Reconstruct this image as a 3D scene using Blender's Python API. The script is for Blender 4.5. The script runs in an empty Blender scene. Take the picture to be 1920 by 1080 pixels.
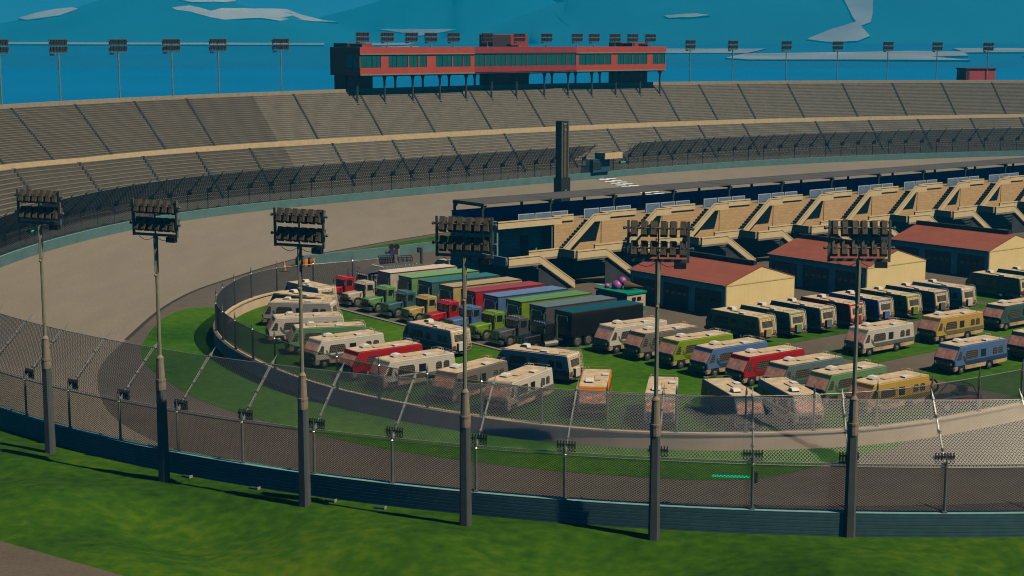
import bpy, math, random
import numpy as np
from mathutils import Vector, Matrix
random.seed(7)
R = math.radians
S = bpy.context.scene
COL = S.collection

# ------------------------------------------------------------------ camera, sky, sun, exposure
cam = bpy.data.cameras.new('camera')
camo = bpy.data.objects.new('camera', cam); COL.objects.link(camo)
camo.location = (0, 0, 27)
camo.rotation_euler = (R(90 - 8.975), 0, 0)
cam.sensor_width = 36; cam.lens = 2900 / 1920 * 36
cam.clip_start = 0.5; cam.clip_end = 60000
S.camera = camo
SUN_H = Vector((.885, -.465)).normalized(); EL = R(54)
to_sun = Vector((SUN_H.x * math.cos(EL), SUN_H.y * math.cos(EL), math.sin(EL)))
W = bpy.data.worlds.new('World'); S.world = W; W.use_nodes = True
wn = W.node_tree; bg = wn.nodes['Background']
sky = wn.nodes.new('ShaderNodeTexSky'); sky.sky_type = 'NISHITA'; sky.sun_disc = False
sky.sun_elevation = EL; sky.sun_rotation = math.atan2(SUN_H.x, SUN_H.y)
sky.air_density = .6; sky.dust_density = 0.0; sky.ozone_density = 9.0
tint = wn.nodes.new('ShaderNodeMix'); tint.data_type = 'RGBA'; tint.blend_type = 'MULTIPLY'; tint.inputs['Factor'].default_value = 1; tint.inputs['B'].default_value = (.34, .86, 1.05, 1)
wn.links.new(sky.outputs[0], tint.inputs['A']); wn.links.new(tint.outputs['Result'], bg.inputs[0]); bg.inputs[1].default_value = 0.058
sl = bpy.data.lights.new('sun', 'SUN'); sl.energy = 5.0; sl.angle = R(0.5); sl.color = (1, .87, .67)
so = bpy.data.objects.new('sun', sl); COL.objects.link(so)
so.rotation_euler = to_sun.to_track_quat('Z', 'Y').to_euler(); so.location = (0, 0, 200)
S.view_settings.view_transform = 'Standard'; S.view_settings.look = 'None'
S.view_settings.exposure = -0.15; S.view_settings.gamma = 1
S.render.engine = 'CYCLES'
S.cycles.max_bounces = 5; S.cycles.diffuse_bounces = 0; S.cycles.glossy_bounces = 2
S.cycles.transparent_max_bounces = 8; S.cycles.volume_bounces = 0
S.cycles.use_denoising = True; S.cycles.filter_width = 1.1

# ------------------------------------------------------------------ materials
MATS = {}
GAIN = Vector((.92, .87, .76))
def A(c): return Vector((c[0] * GAIN.x, c[1] * GAIN.y, c[2] * GAIN.z))
def mat(name, col, rough=.75, var=.12, scale=1.5, metal=0, bump=0, spec=.25, emit=None, detail=4, coord='Object', stretch=None):
    if name in MATS: return MATS[name]
    m = bpy.data.materials.new(name); m.use_nodes = True; MATS[name] = m
    t = m.node_tree; p = t.nodes['Principled BSDF']
    p.inputs['Roughness'].default_value = rough; p.inputs['Metallic'].default_value = metal
    p.inputs['Specular IOR Level'].default_value = spec
    tc = t.nodes.new('ShaderNodeTexCoord'); n = t.nodes.new('ShaderNodeTexNoise')
    n.inputs['Scale'].default_value = scale; n.inputs['Detail'].default_value = detail
    src = tc.outputs[coord]
    if stretch:
        mp = t.nodes.new('ShaderNodeMapping'); mp.inputs['Scale'].default_value = stretch
        t.links.new(src, mp.inputs[0]); src = mp.outputs[0]
    t.links.new(src, n.inputs['Vector'])
    r = t.nodes.new('ShaderNodeValToRGB')
    c = A(col)
    r.color_ramp.elements[0].position = .3; r.color_ramp.elements[1].position = .7
    r.color_ramp.elements[0].color = (*(c * (1 - var)), 1); r.color_ramp.elements[1].color = (*[min(1, x) for x in c * (1 + var)], 1)
    t.links.new(n.outputs[0], r.inputs[0]); t.links.new(r.outputs[0], p.inputs['Base Color'])
    if bump:
        b = t.nodes.new('ShaderNodeBump'); b.inputs['Strength'].default_value = bump; b.inputs['Distance'].default_value = .05
        t.links.new(n.outputs[0], b.inputs['Height']); t.links.new(b.outputs[0], p.inputs['Normal'])
    if emit:
        p.inputs['Emission Color'].default_value = (*emit[0], 1); p.inputs['Emission Strength'].default_value = emit[1]
    return m
def base_socket(m):
    p = m.node_tree.nodes['Principled BSDF']
    return p, p.inputs['Base Color'].links[0].from_socket
def lines(name, col, period, dark=.6, width=.25, axis='z', **k):
    """a painted surface with thin darker joints every `period` metres along one axis (siding, corrugation)"""
    if name in MATS: return MATS[name]
    m = mat(name, col, **k); t = m.node_tree; p, s = base_socket(m)
    tc = t.nodes.new('ShaderNodeTexCoord'); sx = t.nodes.new('ShaderNodeSeparateXYZ'); t.links.new(tc.outputs['Object'], sx.inputs[0])
    d = t.nodes.new('ShaderNodeMath'); d.operation = 'DIVIDE'; d.inputs[1].default_value = period
    t.links.new(sx.outputs['xyz'.index(axis)], d.inputs[0])
    f = t.nodes.new('ShaderNodeMath'); f.operation = 'FRACT'; t.links.new(d.outputs[0], f.inputs[0])
    l = t.nodes.new('ShaderNodeMath'); l.operation = 'LESS_THAN'; l.inputs[1].default_value = width; t.links.new(f.outputs[0], l.inputs[0])
    x = t.nodes.new('ShaderNodeMix'); x.data_type = 'RGBA'; x.blend_type = 'MULTIPLY'
    t.links.new(l.outputs[0], x.inputs['Factor']); t.links.new(s, x.inputs['A']); x.inputs['B'].default_value = (dark, dark, dark, 1)
    t.links.new(x.outputs['Result'], p.inputs['Base Color'])
    b = t.nodes.new('ShaderNodeBump'); b.inputs['Strength'].default_value = .5; b.inputs['Distance'].default_value = .03
    t.links.new(f.outputs[0], b.inputs['Height']); t.links.new(b.outputs[0], p.inputs['Normal'])
    return m
def brick(name, c1, c2, mortar, bw, bh, ax=('x', 'z'), msize=.02, rough=.85):
    if name in MATS: return MATS[name]
    m = mat(name, c1, rough=rough); t = m.node_tree; p, s = base_socket(m)
    tc = t.nodes.new('ShaderNodeTexCoord'); sx = t.nodes.new('ShaderNodeSeparateXYZ'); t.links.new(tc.outputs['Object'], sx.inputs[0])
    cb = t.nodes.new('ShaderNodeCombineXYZ')
    for i, a in enumerate(ax): t.links.new(sx.outputs['xyz'.index(a)], cb.inputs[i])
    b = t.nodes.new('ShaderNodeTexBrick'); b.inputs['Scale'].default_value = 1
    b.inputs['Color1'].default_value = (*A(c1), 1); b.inputs['Color2'].default_value = (*A(c2), 1); b.inputs['Mortar'].default_value = (*A(mortar), 1)
    b.inputs['Brick Width'].default_value = bw; b.inputs['Row Height'].default_value = bh; b.inputs['Mortar Size'].default_value = msize
    t.links.new(cb.outputs[0], b.inputs['Vector'])
    x = t.nodes.new('ShaderNodeMix'); x.data_type = 'RGBA'; x.blend_type = 'MIX'; x.inputs['Factor'].default_value = .25
    t.links.new(b.outputs[0], x.inputs['A']); t.links.new(s, x.inputs['B']); t.links.new(x.outputs['Result'], p.inputs['Base Color'])
    return m
def checker(name, c1, c2, sc):
    m = mat(name, c1); t = m.node_tree; p, s = base_socket(m)
    tc = t.nodes.new('ShaderNodeTexCoord'); b = t.nodes.new('ShaderNodeTexChecker'); b.inputs['Scale'].default_value = sc
    b.inputs['Color1'].default_value = (*c1, 1); b.inputs['Color2'].default_value = (*c2, 1)
    t.links.new(tc.outputs['Object'], b.inputs['Vector']); t.links.new(b.outputs[0], p.inputs['Base Color']); return m
def ground_mat(name, cols, scales, rough=.95, bump=.0, stretch=None):
    """three-octave blotchy ground: cols = dark, mid, light"""
    m = bpy.data.materials.new(name); m.use_nodes = True; MATS[name] = m
    t = m.node_tree; p = t.nodes['Principled BSDF']; p.inputs['Roughness'].default_value = rough; p.inputs['Specular IOR Level'].default_value = .1
    tc = t.nodes.new('ShaderNodeTexCoord'); src = tc.outputs['Object']
    if stretch:
        mp = t.nodes.new('ShaderNodeMapping'); mp.inputs['Scale'].default_value = stretch[0]; mp.inputs['Rotation'].default_value = (0, 0, stretch[1])
        t.links.new(src, mp.inputs[0]); src = mp.outputs[0]
    acc = None
    for i, sc in enumerate(scales):
        n = t.nodes.new('ShaderNodeTexNoise'); n.inputs['Scale'].default_value = sc; n.inputs['Detail'].default_value = 5
        t.links.new(src, n.inputs['Vector'])
        if acc is None: acc = n.outputs[0]
        else:
            a = t.nodes.new('ShaderNodeMix'); a.data_type = 'FLOAT'; a.inputs['Factor'].default_value = .34
            t.links.new(acc, a.inputs['A']); t.links.new(n.outputs[0], a.inputs['B']); acc = a.outputs['Result']
    r = t.nodes.new('ShaderNodeValToRGB'); e = r.color_ramp.elements
    e[0].position = .36; e[1].position = .64; e[0].color = (*A(cols[0]), 1); e[1].color = (*A(cols[2]), 1)
    k = e.new(.5); k.color = (*A(cols[1]), 1)
    t.links.new(acc, r.inputs[0]); t.links.new(r.outputs[0], p.inputs['Base Color'])
    if bump:
        b = t.nodes.new('ShaderNodeBump'); b.inputs['Strength'].default_value = bump; b.inputs['Distance'].default_value = .1
        t.links.new(acc, b.inputs['Height']); t.links.new(b.outputs[0], p.inputs['Normal'])
    return m

M_TEAL = mat('teal_wall_paint', (.115, .23, .245), .7, .12, .6)
M_TEALC = lines('teal_corrugated_wall', (.085, .2, .23), .2, .7, .3, rough=.65)
M_STEEL = mat('galvanised_steel', (.42, .43, .42), .38, .1, 3, metal=.6, spec=.5)
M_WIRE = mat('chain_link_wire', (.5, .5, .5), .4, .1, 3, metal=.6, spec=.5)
def shade_by_x(m, x0, x1, c0, c1):
    """paints shade into the wire colour at one end of the run, sunlight at the other"""
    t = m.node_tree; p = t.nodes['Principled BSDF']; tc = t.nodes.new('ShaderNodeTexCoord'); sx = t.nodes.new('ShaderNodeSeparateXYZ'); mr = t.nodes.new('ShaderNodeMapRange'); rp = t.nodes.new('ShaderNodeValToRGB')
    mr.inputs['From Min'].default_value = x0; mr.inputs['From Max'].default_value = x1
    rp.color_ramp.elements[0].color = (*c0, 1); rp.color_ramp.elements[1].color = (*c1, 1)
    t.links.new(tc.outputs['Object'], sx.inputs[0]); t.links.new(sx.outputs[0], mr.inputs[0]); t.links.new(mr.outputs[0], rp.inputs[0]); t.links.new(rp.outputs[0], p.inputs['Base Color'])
shade_by_x(M_WIRE, -22, 14, (.05, .06, .075), (.52, .5, .46))  # shaded left mesh and sunlit right mesh put into the wire colour
M_WIRED = mat('dark_chain_link_wire', (.035, .045, .055), .6, .1, 3)
M_POST = mat('fence_post_steel', (.20, .23, .24), .45, .15, 2, metal=.4)
M_DARK = mat('dark_metal', (.03, .032, .035), .6, .2, 3)
M_NAVY = mat('navy_paint', (.012, .03, .12), .6, .2, 1)
M_BEIGE = mat('beige_concrete', (.72, .58, .36), .85, .1, .8)
M_GREYC = mat('grey_concrete', (.22, .21, .19), .9, .15, .7)
M_COLUMN = mat('pole_base_paint', (.10, .115, .12), .6, .12, 1)
M_COLLAR = mat('weathered_collar', (.30, .25, .19), .8, .2, 2.5)
M_MAST = mat('mast_paint', (.27, .28, .20), .6, .15, 2)
M_LAMP = mat('lamp_housing', (.105, .09, .07), .6, .2, 4)
M_LENS = mat('lamp_lens', (.06, .07, .08), .15, .1, 3, spec=.6)
M_TYRE = mat('tyre_rubber', (.02, .02, .02), .9, .2, 5)
M_RIM = mat('hub_chrome', (.6, .6, .58), .25, .1, 4, metal=.8)
M_CHROME = mat('chrome', (.7, .7, .7), .18, .05, 4, metal=1)
M_GLASS = mat('dark_glass', (.015, .02, .028), .12, .1, 2, spec=.6)
M_RED = mat('red_paint', (.5, .02, .02), .4, .1, 1, spec=.4)
M_GREEN = mat('signal_green', (.0, .3, .15), .5, emit=((.0, .6, .3), 1.0))

# ------------------------------------------------------------------ mesh helpers
class MB:
    def __init__(s): s.v = []; s.f = []; s.m = []
    def add(s, vs, fs, mi=0):
        o = len(s.v); s.v += [tuple(v) for v in vs]; s.f += [tuple(i + o for i in f) for f in fs]; s.m += [mi] * len(fs); return s
    def box(s, x0, x1, y0, y1, z0, z1, mi=0, M=None):
        vs = [Vector((x, y, z)) for z in (z0, z1) for y in (y0, y1) for x in (x0, x1)]
        if M: vs = [M @ v for v in vs]
        return s.add(vs, [(0, 2, 3, 1), (4, 5, 7, 6), (0, 1, 5, 4), (2, 6, 7, 3), (0, 4, 6, 2), (1, 3, 7, 5)], mi)
    def bar(s, p0, p1, w, h=None, mi=0, up=(0, 0, 1)):
        p0 = Vector(p0); p1 = Vector(p1); h = h or w; t = (p1 - p0).normalized(); a = t.cross(Vector(up))
        if a.length < 1e-4: a = t.cross(Vector((1, 0, 0)))
        a.normalize(); b = a.cross(t)
        c = [(-.5, -.5), (.5, -.5), (.5, .5), (-.5, .5)]
        vs = [p + a * (x * w) + b * (y * h) for p in (p0, p1) for x, y in c]
        return s.add(vs, [(0, 1, 2, 3), (7, 6, 5, 4), (0, 4, 5, 1), (1, 5, 6, 2), (2, 6, 7, 3), (3, 7, 4, 0)], mi)
    def cyl(s, p0, p1, r0, r1=None, n=8, mi=0, caps=True):
        p0 = Vector(p0); p1 = Vector(p1); r1 = r0 if r1 is None else r1; t = (p1 - p0).normalized()
        a = t.orthogonal().normalized(); b = t.cross(a)
        vs = []
        for p, r in ((p0, r0), (p1, r1)):
            vs += [p + (a * math.cos(2 * math.pi * i / n) + b * math.sin(2 * math.pi * i / n)) * r for i in range(n)]
        fs = [(i, (i + 1) % n, n + (i + 1) % n, n + i) for i in range(n)]
        if caps: fs += [tuple(range(n))[::-1], tuple(range(n, 2 * n))]
        return s.add(vs, fs, mi)
    def path(s, pts, r, n=5, mi=0):
        for a, b in zip(pts[:-1], pts[1:]): s.cyl(a, b, r, r, n, mi)
        return s
    def prof(s, pts, y0, y1, mi=0, cham=0):
        """side profile (x, z) extruded along y, with an optional chamfer at both ends"""
        n = len(pts); cx = sum(p[0] for p in pts) / n; cz = sum(p[1] for p in pts) / n
        def ins(c): return [(x - math.copysign(min(c, abs(x - cx)), x - cx), z - math.copysign(min(c, abs(z - cz)), z - cz)) for x, z in pts]
        rings = [(y0, pts), (y1, pts)] if not cham else [(y0, ins(cham)), (y0 + cham, pts), (y1 - cham, pts), (y1, ins(cham))]
        vs = [(x, y, z) for y, pp in rings for x, z in pp]; fs = []
        for k in range(len(rings) - 1):
            fs += [(k * n + i, (k + 1) * n + i, (k + 1) * n + (i + 1) % n, k * n + (i + 1) % n) for i in range(n)]
        fs += [tuple(range(n)), tuple(range((len(rings) - 1) * n, len(rings) * n))[::-1]]
        return s.add(vs, fs, mi)
    def ball(s, c, r, mi=0, n=8, m=5, sz=1):
        vs = []; c = Vector(c)
        for j in range(m + 1):
            a = math.pi * j / m
            for i in range(n): vs.append(c + Vector((r * math.sin(a) * math.cos(2 * math.pi * i / n), r * math.sin(a) * math.sin(2 * math.pi * i / n), sz * r * math.cos(a))))
        return s.add(vs, [(j * n + i, (j + 1) * n + i, (j + 1) * n + (i + 1) % n, j * n + (i + 1) % n) for j in range(m) for i in range(n)], mi)
    def obj(s, name, mats, parent=None, smooth=False):
        me = bpy.data.meshes.new(name); me.from_pydata([tuple(v) for v in s.v], [], s.f)
        for m in (mats if isinstance(mats, (list, tuple)) else [mats]): me.materials.append(m)
        me.polygons.foreach_set('material_index', s.m)
        if smooth: me.polygons.foreach_set('use_smooth', [True] * len(s.f))
        me.update()
        import bmesh
        b = bmesh.new(); b.from_mesh(me); bmesh.ops.recalc_face_normals(b, faces=b.faces); b.to_mesh(me); b.free()
        o = bpy.data.objects.new(name, me); COL.objects.link(o)
        if parent: o.parent = parent
        return o
def tag(o, label=None, cat=None, group=None, kind=None):
    if label: o['label'] = label
    if cat: o['category'] = cat
    if group: o['group'] = group
    if kind: o['kind'] = kind
    return o
def empty(name, loc=(0, 0, 0), rz=0, label=None, cat=None, group=None):
    o = bpy.data.objects.new(name, None); COL.objects.link(o); o.location = loc; o.rotation_euler = (0, 0, rz)
    o.empty_display_size = .3
    return tag(o, label, cat, group)
def dup(o, parent=None, remap=None):
    c = o.copy(); COL.objects.link(c)
    c.parent = parent
    if remap and c.type == 'MESH':
        for sl_ in c.material_slots:
            if sl_.material and sl_.material.name in remap:
                nm = remap[sl_.material.name]; sl_.link = 'OBJECT'; sl_.material = nm
    for ch in list(o.children): dup(ch, c, remap)
    return c
def npmesh(name, V, F, mats, parent=None):
    me = bpy.data.meshes.new(name); V = np.asarray(V, np.float32).reshape(-1, 3); F = np.asarray(F, np.int32)
    me.vertices.add(len(V)); me.vertices.foreach_set('co', V.ravel())
    k = F.shape[1]; me.loops.add(F.size); me.loops.foreach_set('vertex_index', F.ravel())
    me.polygons.add(len(F)); me.polygons.foreach_set('loop_start', np.arange(0, F.size, k, dtype=np.int32))
    for m in (mats if isinstance(mats, (list, tuple)) else [mats]): me.materials.append(m)
    me.update(calc_edges=True); me.validate()
    o = bpy.data.objects.new(name, me); COL.objects.link(o)
    if parent: o.parent = parent
    return o
def tubes(L, r, sides=3):
    """L: (n, k, 3) array of polylines -> prism tubes"""
    L = np.asarray(L, float); n, k, _ = L.shape
    T = np.gradient(L, axis=1); T /= np.linalg.norm(T, axis=2, keepdims=True) + 1e-9
    A = np.cross(T, np.array([.01, .02, 1.])); A /= np.linalg.norm(A, axis=2, keepdims=True) + 1e-9; B = np.cross(T, A)
    ang = np.arange(sides) * 2 * np.pi / sides
    V = L[:, :, None, :] + r * (np.cos(ang)[None, None, :, None] * A[:, :, None, :] + np.sin(ang)[None, None, :, None] * B[:, :, None, :])
    idx = np.arange(n * k * sides).reshape(n, k, sides)
    a = idx[:, :-1, :]; b = np.roll(a, -1, 2); c = idx[:, 1:, :]; d = np.roll(c, -1, 2)
    return V.reshape(-1, 3), np.stack([a, b, d, c], -1).reshape(-1, 4)
def sheet(name, pts, z, m, kind='structure'):
    me = bpy.data.meshes.new(name); me.from_pydata([(p[0], p[1], z) for p in pts], [], [tuple(range(len(pts)))])
    me.materials.append(m); me.update()
    if me.polygons[0].normal.z < 0: me.flip_normals()
    import bmesh
    b = bmesh.new(); b.from_mesh(me); bmesh.ops.triangulate(b, faces=b.faces); b.to_mesh(me); b.free()
    o = bpy.data.objects.new(name, me); COL.objects.link(o); o['kind'] = kind; return o
def smooth_curve(p, step=1.0, it=8, closed=False):
    p = np.asarray(p, float); out = []; n = len(p)
    rng = range(n if closed else n - 1)
    for i in rng:
        if closed: p0, p1, p2, p3 = p[i - 1], p[i], p[(i + 1) % n], p[(i + 2) % n]
        else: p0, p1, p2, p3 = p[max(i - 1, 0)], p[i], p[i + 1], p[min(i + 2, n - 1)]
        for t in np.linspace(0, 1, 24, endpoint=False):
            out.append(.5 * ((2 * p1) + (-p0 + p2) * t + (2 * p0 - 5 * p1 + 4 * p2 - p3) * t * t + (-p0 + 3 * p1 - 3 * p2 + p3) * t ** 3))
    out.append(p[0] if closed else p[-1]); o = np.array(out)
    s = np.r_[0, np.cumsum(np.hypot(*np.diff(o, axis=0).T))]; m = max(4, int(s[-1] / step)); Q = np.linspace(0, s[-1], m)
    o = np.c_[np.interp(Q, s, o[:, 0]), np.interp(Q, s, o[:, 1])]
    for _ in range(it): o[1:-1] = .25 * o[:-2] + .5 * o[1:-1] + .25 * o[2:]
    return o

# ------------------------------------------------------------------ outer track curve (inner face of the barrier)
def outer_curve():
    c = np.array([24.2, 168.9]); r = 85.9
    pts = [c + r * np.array([math.cos(a), math.sin(a)]) for a in np.radians(np.arange(-30, -176, -5))]
    pts += [(-62.6, 187), (-59.6, 212), (-52.6, 234), (-42, 251), (-29.6, 265.5), (-15.5, 280.3), (0, 296), (18, 314), (36.8, 331.5), (57, 346.5), (79.2, 359.5), (102, 369.5), (125, 377.9), (165, 389), (210, 399), (260, 408)]
    return smooth_curve(pts, 1.0, 60)
OC = outer_curve()
def frame_of(C, centre):
    T = np.gradient(C, axis=0); T /= np.hypot(*T.T)[:, None]; N = np.c_[-T[:, 1], T[:, 0]]
    N *= np.sign(((C - np.array(centre)) * N).sum(1))[:, None]
    return T, N
OT, ON = frame_of(OC, (24, 200))            # ON points outward, away from the track
def at(C, N, s, d=0.0):
    s = np.asarray(s, float); i = np.arange(len(C))
    x = np.interp(s, i, C[:, 0]) + np.interp(s, i, N[:, 0]) * d; y = np.interp(s, i, C[:, 1]) + np.interp(s, i, N[:, 1]) * d
    return np.stack([x, y], -1)
def oat(s, d=0.0): return at(OC, ON, s, d)
def sweep(C, N, s0, s1, step, prof, close=False):
    """prof: function s-> list of (d, z); returns verts, quads, per-quad profile index, per-quad s"""
    ss = np.linspace(s0, s1, int((s1 - s0) / step) + 1); rows = []
    for s in ss:
        rows.append([(*at(C, N, s, d), z) for d, z in prof(s)])
    k = len(rows[0]); V = [v for r in rows for v in r]; F = []; PI = []; PS = []
    for i in range(len(ss) - 1):
        for j in range(k if close else k - 1):
            j2 = (j + 1) % k
            F.append((i * k + j, i * k + j2, (i + 1) * k + j2, (i + 1) * k + j)); PI.append(j); PS.append(ss[i])
    if close:
        F.append(tuple(range(k))); F.append(tuple(range(len(V) - k, len(V)))[::-1]); PI += [0, 0]; PS += [s0, s1]
    return V, F, PI, PS
def sweep_obj(name, C, N, s0, s1, step, prof, mats, mi=None, close=False, parent=None):
    V, F, PI, PS = sweep(C, N, s0, s1, step, prof, close)
    b = MB(); b.v = V; b.f = F; b.m = [mi(j, s) if mi else 0 for j, s in zip(PI, PS)]
    return b.obj(name, mats, parent)

# ------------------------------------------------------------------ ground
M_GRASS = ground_mat('grass', ((.012, .048, .002), (.036, .108, .003), (.10, .165, .004)), (.05, .13, 1.2), bump=.1)
M_LAWN = ground_mat('lawn_grass', ((.016, .07, .002), (.046, .14, .003), (.095, .195, .004)), (.05, .13, 1.2), bump=.1)
M_TRACK = ground_mat('track_asphalt', ((.22, .20, .175), (.265, .238, .205), (.31, .275, .24)), (.03, .35, 5), stretch=((1, .25, 1), R(45)))
M_APRON = ground_mat('apron_asphalt', ((.10, .09, .08), (.13, .115, .105), (.165, .145, .13)), (.05, .6, 6))
M_LOT = ground_mat('lot_asphalt', ((.105, .09, .075), (.14, .12, .10), (.175, .15, .125)), (.06, .5, 5))
M_WATER = mat('sea_water', (.002, .20, .52), .5, .12, .002)
def fold(x, y):
    g = np.clip((y - (81.6 - (x + 28) * .69) - .5) / 7, 0, 1) if True else 1
    return np.where(x > 15, 1., g)
def land():
    nx, ny = 170, 170
    xs = np.concatenate([np.linspace(-700, -90, 25), np.linspace(-86, 110, 120), np.linspace(120, 900, 25)])
    ys = np.concatenate([np.linspace(-160, 40, 12), np.linspace(42, 110, 90), np.linspace(114, 560, 68)])
    X, Y = np.meshgrid(xs, ys); rad = np.hypot(X - 24.2, Y - 168.9)
    f = np.clip((rad - 87.5) / 14, 0, 1) * (Y < 170) * fold(X, Y)
    Z = -.06 + f * (1.5 * np.sin(X * .30 + Y * .10 + 1.1) + .9 * np.sin(X * .17 - Y * .42) - .7 - .25 * np.clip((rad - 92) / 20, 0, 1))
    k = len(xs); V = np.stack([X, Y, Z], -1).reshape(-1, 3)
    i = np.arange((len(ys) - 1) * k).reshape(-1, k)[:, :-1].ravel()
    F = np.stack([i, i + 1, i + k + 1, i + k], -1)
    o = npmesh('ground', V, F, M_GRASS); o.data.polygons.foreach_set('use_smooth', [True] * len(F)); o['kind'] = 'structure'
land()
b = MB(); b.add([(-20000, -500, -10), (20000, -500, -10), (20000, 24000, -10), (-20000, 24000, -10)], [(0, 1, 2, 3)]); b.obj('water', M_WATER)['kind'] = 'structure'
track = [tuple(p) for p in OC[::2]]
sheet('track', track, -.02, M_TRACK)
apron = [(-35.6, 140.3), (-36.1, 156.2), (-35.2, 168.3), (-32.8, 178), (-29.8, 188.3), (-26.7, 196.5), (-22.4, 203.9), (-11.7, 219.9), (8, 243), (40, 270), (80, 298), (130, 322), (200, 345), (200, 200), (108, 150), (97, 127), (85, 110.5), (70, 97.5), (52, 89), (36, 85.2), (24.2, 84.4), (12, 85.3), (0, 88.0), (-12, 92.8), (-21, 99.5), (-29, 110), (-34, 124), (-35.4, 133)]
AP = smooth_curve(apron, 2, 3, True)
sheet('apron_road', AP, 0.0, M_APRON)
# dark joint line between racing surface and apron
jl = smooth_curve(apron[:13], 1, 3); JT, JN = frame_of(jl, (40, 180))
V, F, _, _ = sweep(jl, JN, 0, len(jl) - 2, 2, lambda s: [(-.22, .006), (.22, .006)])
bb = MB(); bb.v = V; bb.f = F; bb.m = [0] * len(F); bb.obj('road_seam', mat('seam_dark', (.05, .042, .036), .95))['kind'] = 'structure'
grass_ring = [(-26, 157.5), (-31, 158.5), (-34.2, 156.5), (-34.6, 148), (-34.1, 142.2), (-33.4, 137), (-31.8, 130.6), (-29.6, 125.6), (-27, 121), (-24.4, 116.4), (-19.5, 110.7), (-14, 105.6), (-9.4, 101.9), (-3.4, 98.5), (1.4, 96.4), (7, 94.7), (12, 93.7), (15.7, 94), (18.2, 95.8), (20.9, 98), (24, 100.4), (27.7, 103.2), (24, 106), (10, 108), (-8, 116), (-20, 132), (-22, 150)]
sheet('grass_verge', smooth_curve(grass_ring, 1.5, 2, True), .02, M_LAWN)
sheet('grass_strip', smooth_curve([(-27.7, 189.6), (-25.6, 192), (-22.3, 201), (-11.6, 216.8), (6, 238), (36, 263), (75, 290), (78, 284), (40, 254), (12, 224), (-10, 203.5), (-24, 190)], 2, 1, True), .02, M_LAWN)
# infield inside the inner wall
IN = [(110, 190), (80, 150), (60, 128), (48, 117.2), (37, 109.5), (32.6, 106.5), (27.6, 103.6), (23.5, 102), (18.6, 101.1), (14, 100.8), (10.4, 101), (4.4, 102.3), (-3.6, 106.2), (-12.5, 113.2), (-18.5, 120.4), (-23.4, 128.8), (-26.3, 135.6), (-27.7, 141), (-28.2, 146.5), (-28, 152), (-27.0, 157.2), (-25.3, 161), (-22.5, 163.6), (-18.9, 165.6), (-15.3, 168.3), (-13.6, 169.6)]
IC = smooth_curve(IN, 0.5, 30); IT, INRM = frame_of(IC, (20, 145))
sheet('infield_lot', [tuple(p) for p in IC] + [(-6, 175.4), (-2, 178.6), (60, 226), (140, 285)], .04, M_LOT)
O2 = np.array([-.33, 165.07]); U2 = np.array([.79347, .60861]); V2 = np.array([.60861, -.79347])
HU = math.atan2(U2[1], U2[0])
def uv(u, v): return tuple(O2 + U2 * u + V2 * v)
def uvp(l): return [uv(*p) for p in l]
insidewall = [tuple(p) for p in (IC - INRM * .5)[60:]]
# left camping lawn: bounded by the inner wall on the outside, by the truck-yard kerb inside
def clip_lawn():
    pts = [tuple(p) for p in (IC - INRM * .4)]
    pts = [p for p in pts if (np.array(p) - O2) @ U2 < -19.0 or (np.array(p) - O2) @ V2 > 56]
    return pts
cl = clip_lawn()
uend = [p for p in cl if (np.array(p) - O2) @ V2 < 0]
sheet('lawn', [p for p in cl if not ((np.array(p) - O2) @ V2 > 56 and p[0] > 45)] + uvp([(-19, -6), (-19, 26), (-14.5, 26.5), (-4.4, 26.5), (-4.6, 62), (4, 62)]), .06, M_LAWN)
sheet('grass_plot', uvp([(-1, 28.2), (36, 28), (36, 36.0), (-1, 37.0)]), .06, M_LAWN)
sheet('grass_plot', uvp([(2.5, 41.3), (60, 40), (60, 46), (2.8, 47.4)]), .06, M_LAWN)
sheet('grass_plot', uvp([(2.2, 51.6), (60, 50), (60, 70), (1.8, 66), (1.9, 58)]), .06, M_LAWN)
sheet('grass_plot', uvp([(38, 27.8), (58, 27.6), (58, 36), (38, 36)]), .06, M_LAWN)
b = MB(); p = [Vector((*uv(-18.9, v), .05)) for v in (-5, 27)]
b.bar((p[0].x, p[0].y, .09), (p[1].x, p[1].y, .09), .3, .12); b.obj('kerb', mat('kerb_concrete', (.30, .27, .24)))['kind'] = 'structure'
# road corner outside the track, bottom left of the frame
def berm_z(x, y):
    rad = math.hypot(x - 24.2, y - 168.9); f = min(max((rad - 87.5) / 14, 0), 1) * float(fold(x, y))
    return -.06 + f * (1.5 * math.sin(x * .30 + y * .10 + 1.1) + .9 * math.sin(x * .17 - y * .42) - .7 - .25 * min(max((rad - 92) / 20, 0), 1))
gx, gy = np.linspace(0, 1, 40), np.linspace(0, 1, 16); V = []; 
for q in gy:
    for t in gx:
        x = -60 + t * 62; y0 = 81.6 - (x + 28) * .69; y = y0 - q * 24
        V.append((x, y, berm_z(x, y) + .12))
F = [(j * 40 + i, j * 40 + i + 1, (j + 1) * 40 + i + 1, (j + 1) * 40 + i) for j in range(15) for i in range(39)]
npmesh('path', V, F, M_LOT)['kind'] = 'structure'
# start line: two rows of chequers painted across the racing surface
a = Vector((17.6, 319.5)); c = Vector((30.2, 262)); L = (c - a).length
b = MB(); b.add([(0, -2.0, 0), (L, -2.0, 0), (L, 2.0, 0), (0, 2.0, 0)], [(0, 1, 2, 3)])
o = b.obj('road_marking', checker('start_chequer', (.85, .85, .82), (.06, .055, .05), .5)); o.location = (a.x, a.y, .012); o.rotation_euler = (0, 0, math.atan2(c.y - a.y, c.x - a.x)); o['kind'] = 'structure'

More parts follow.
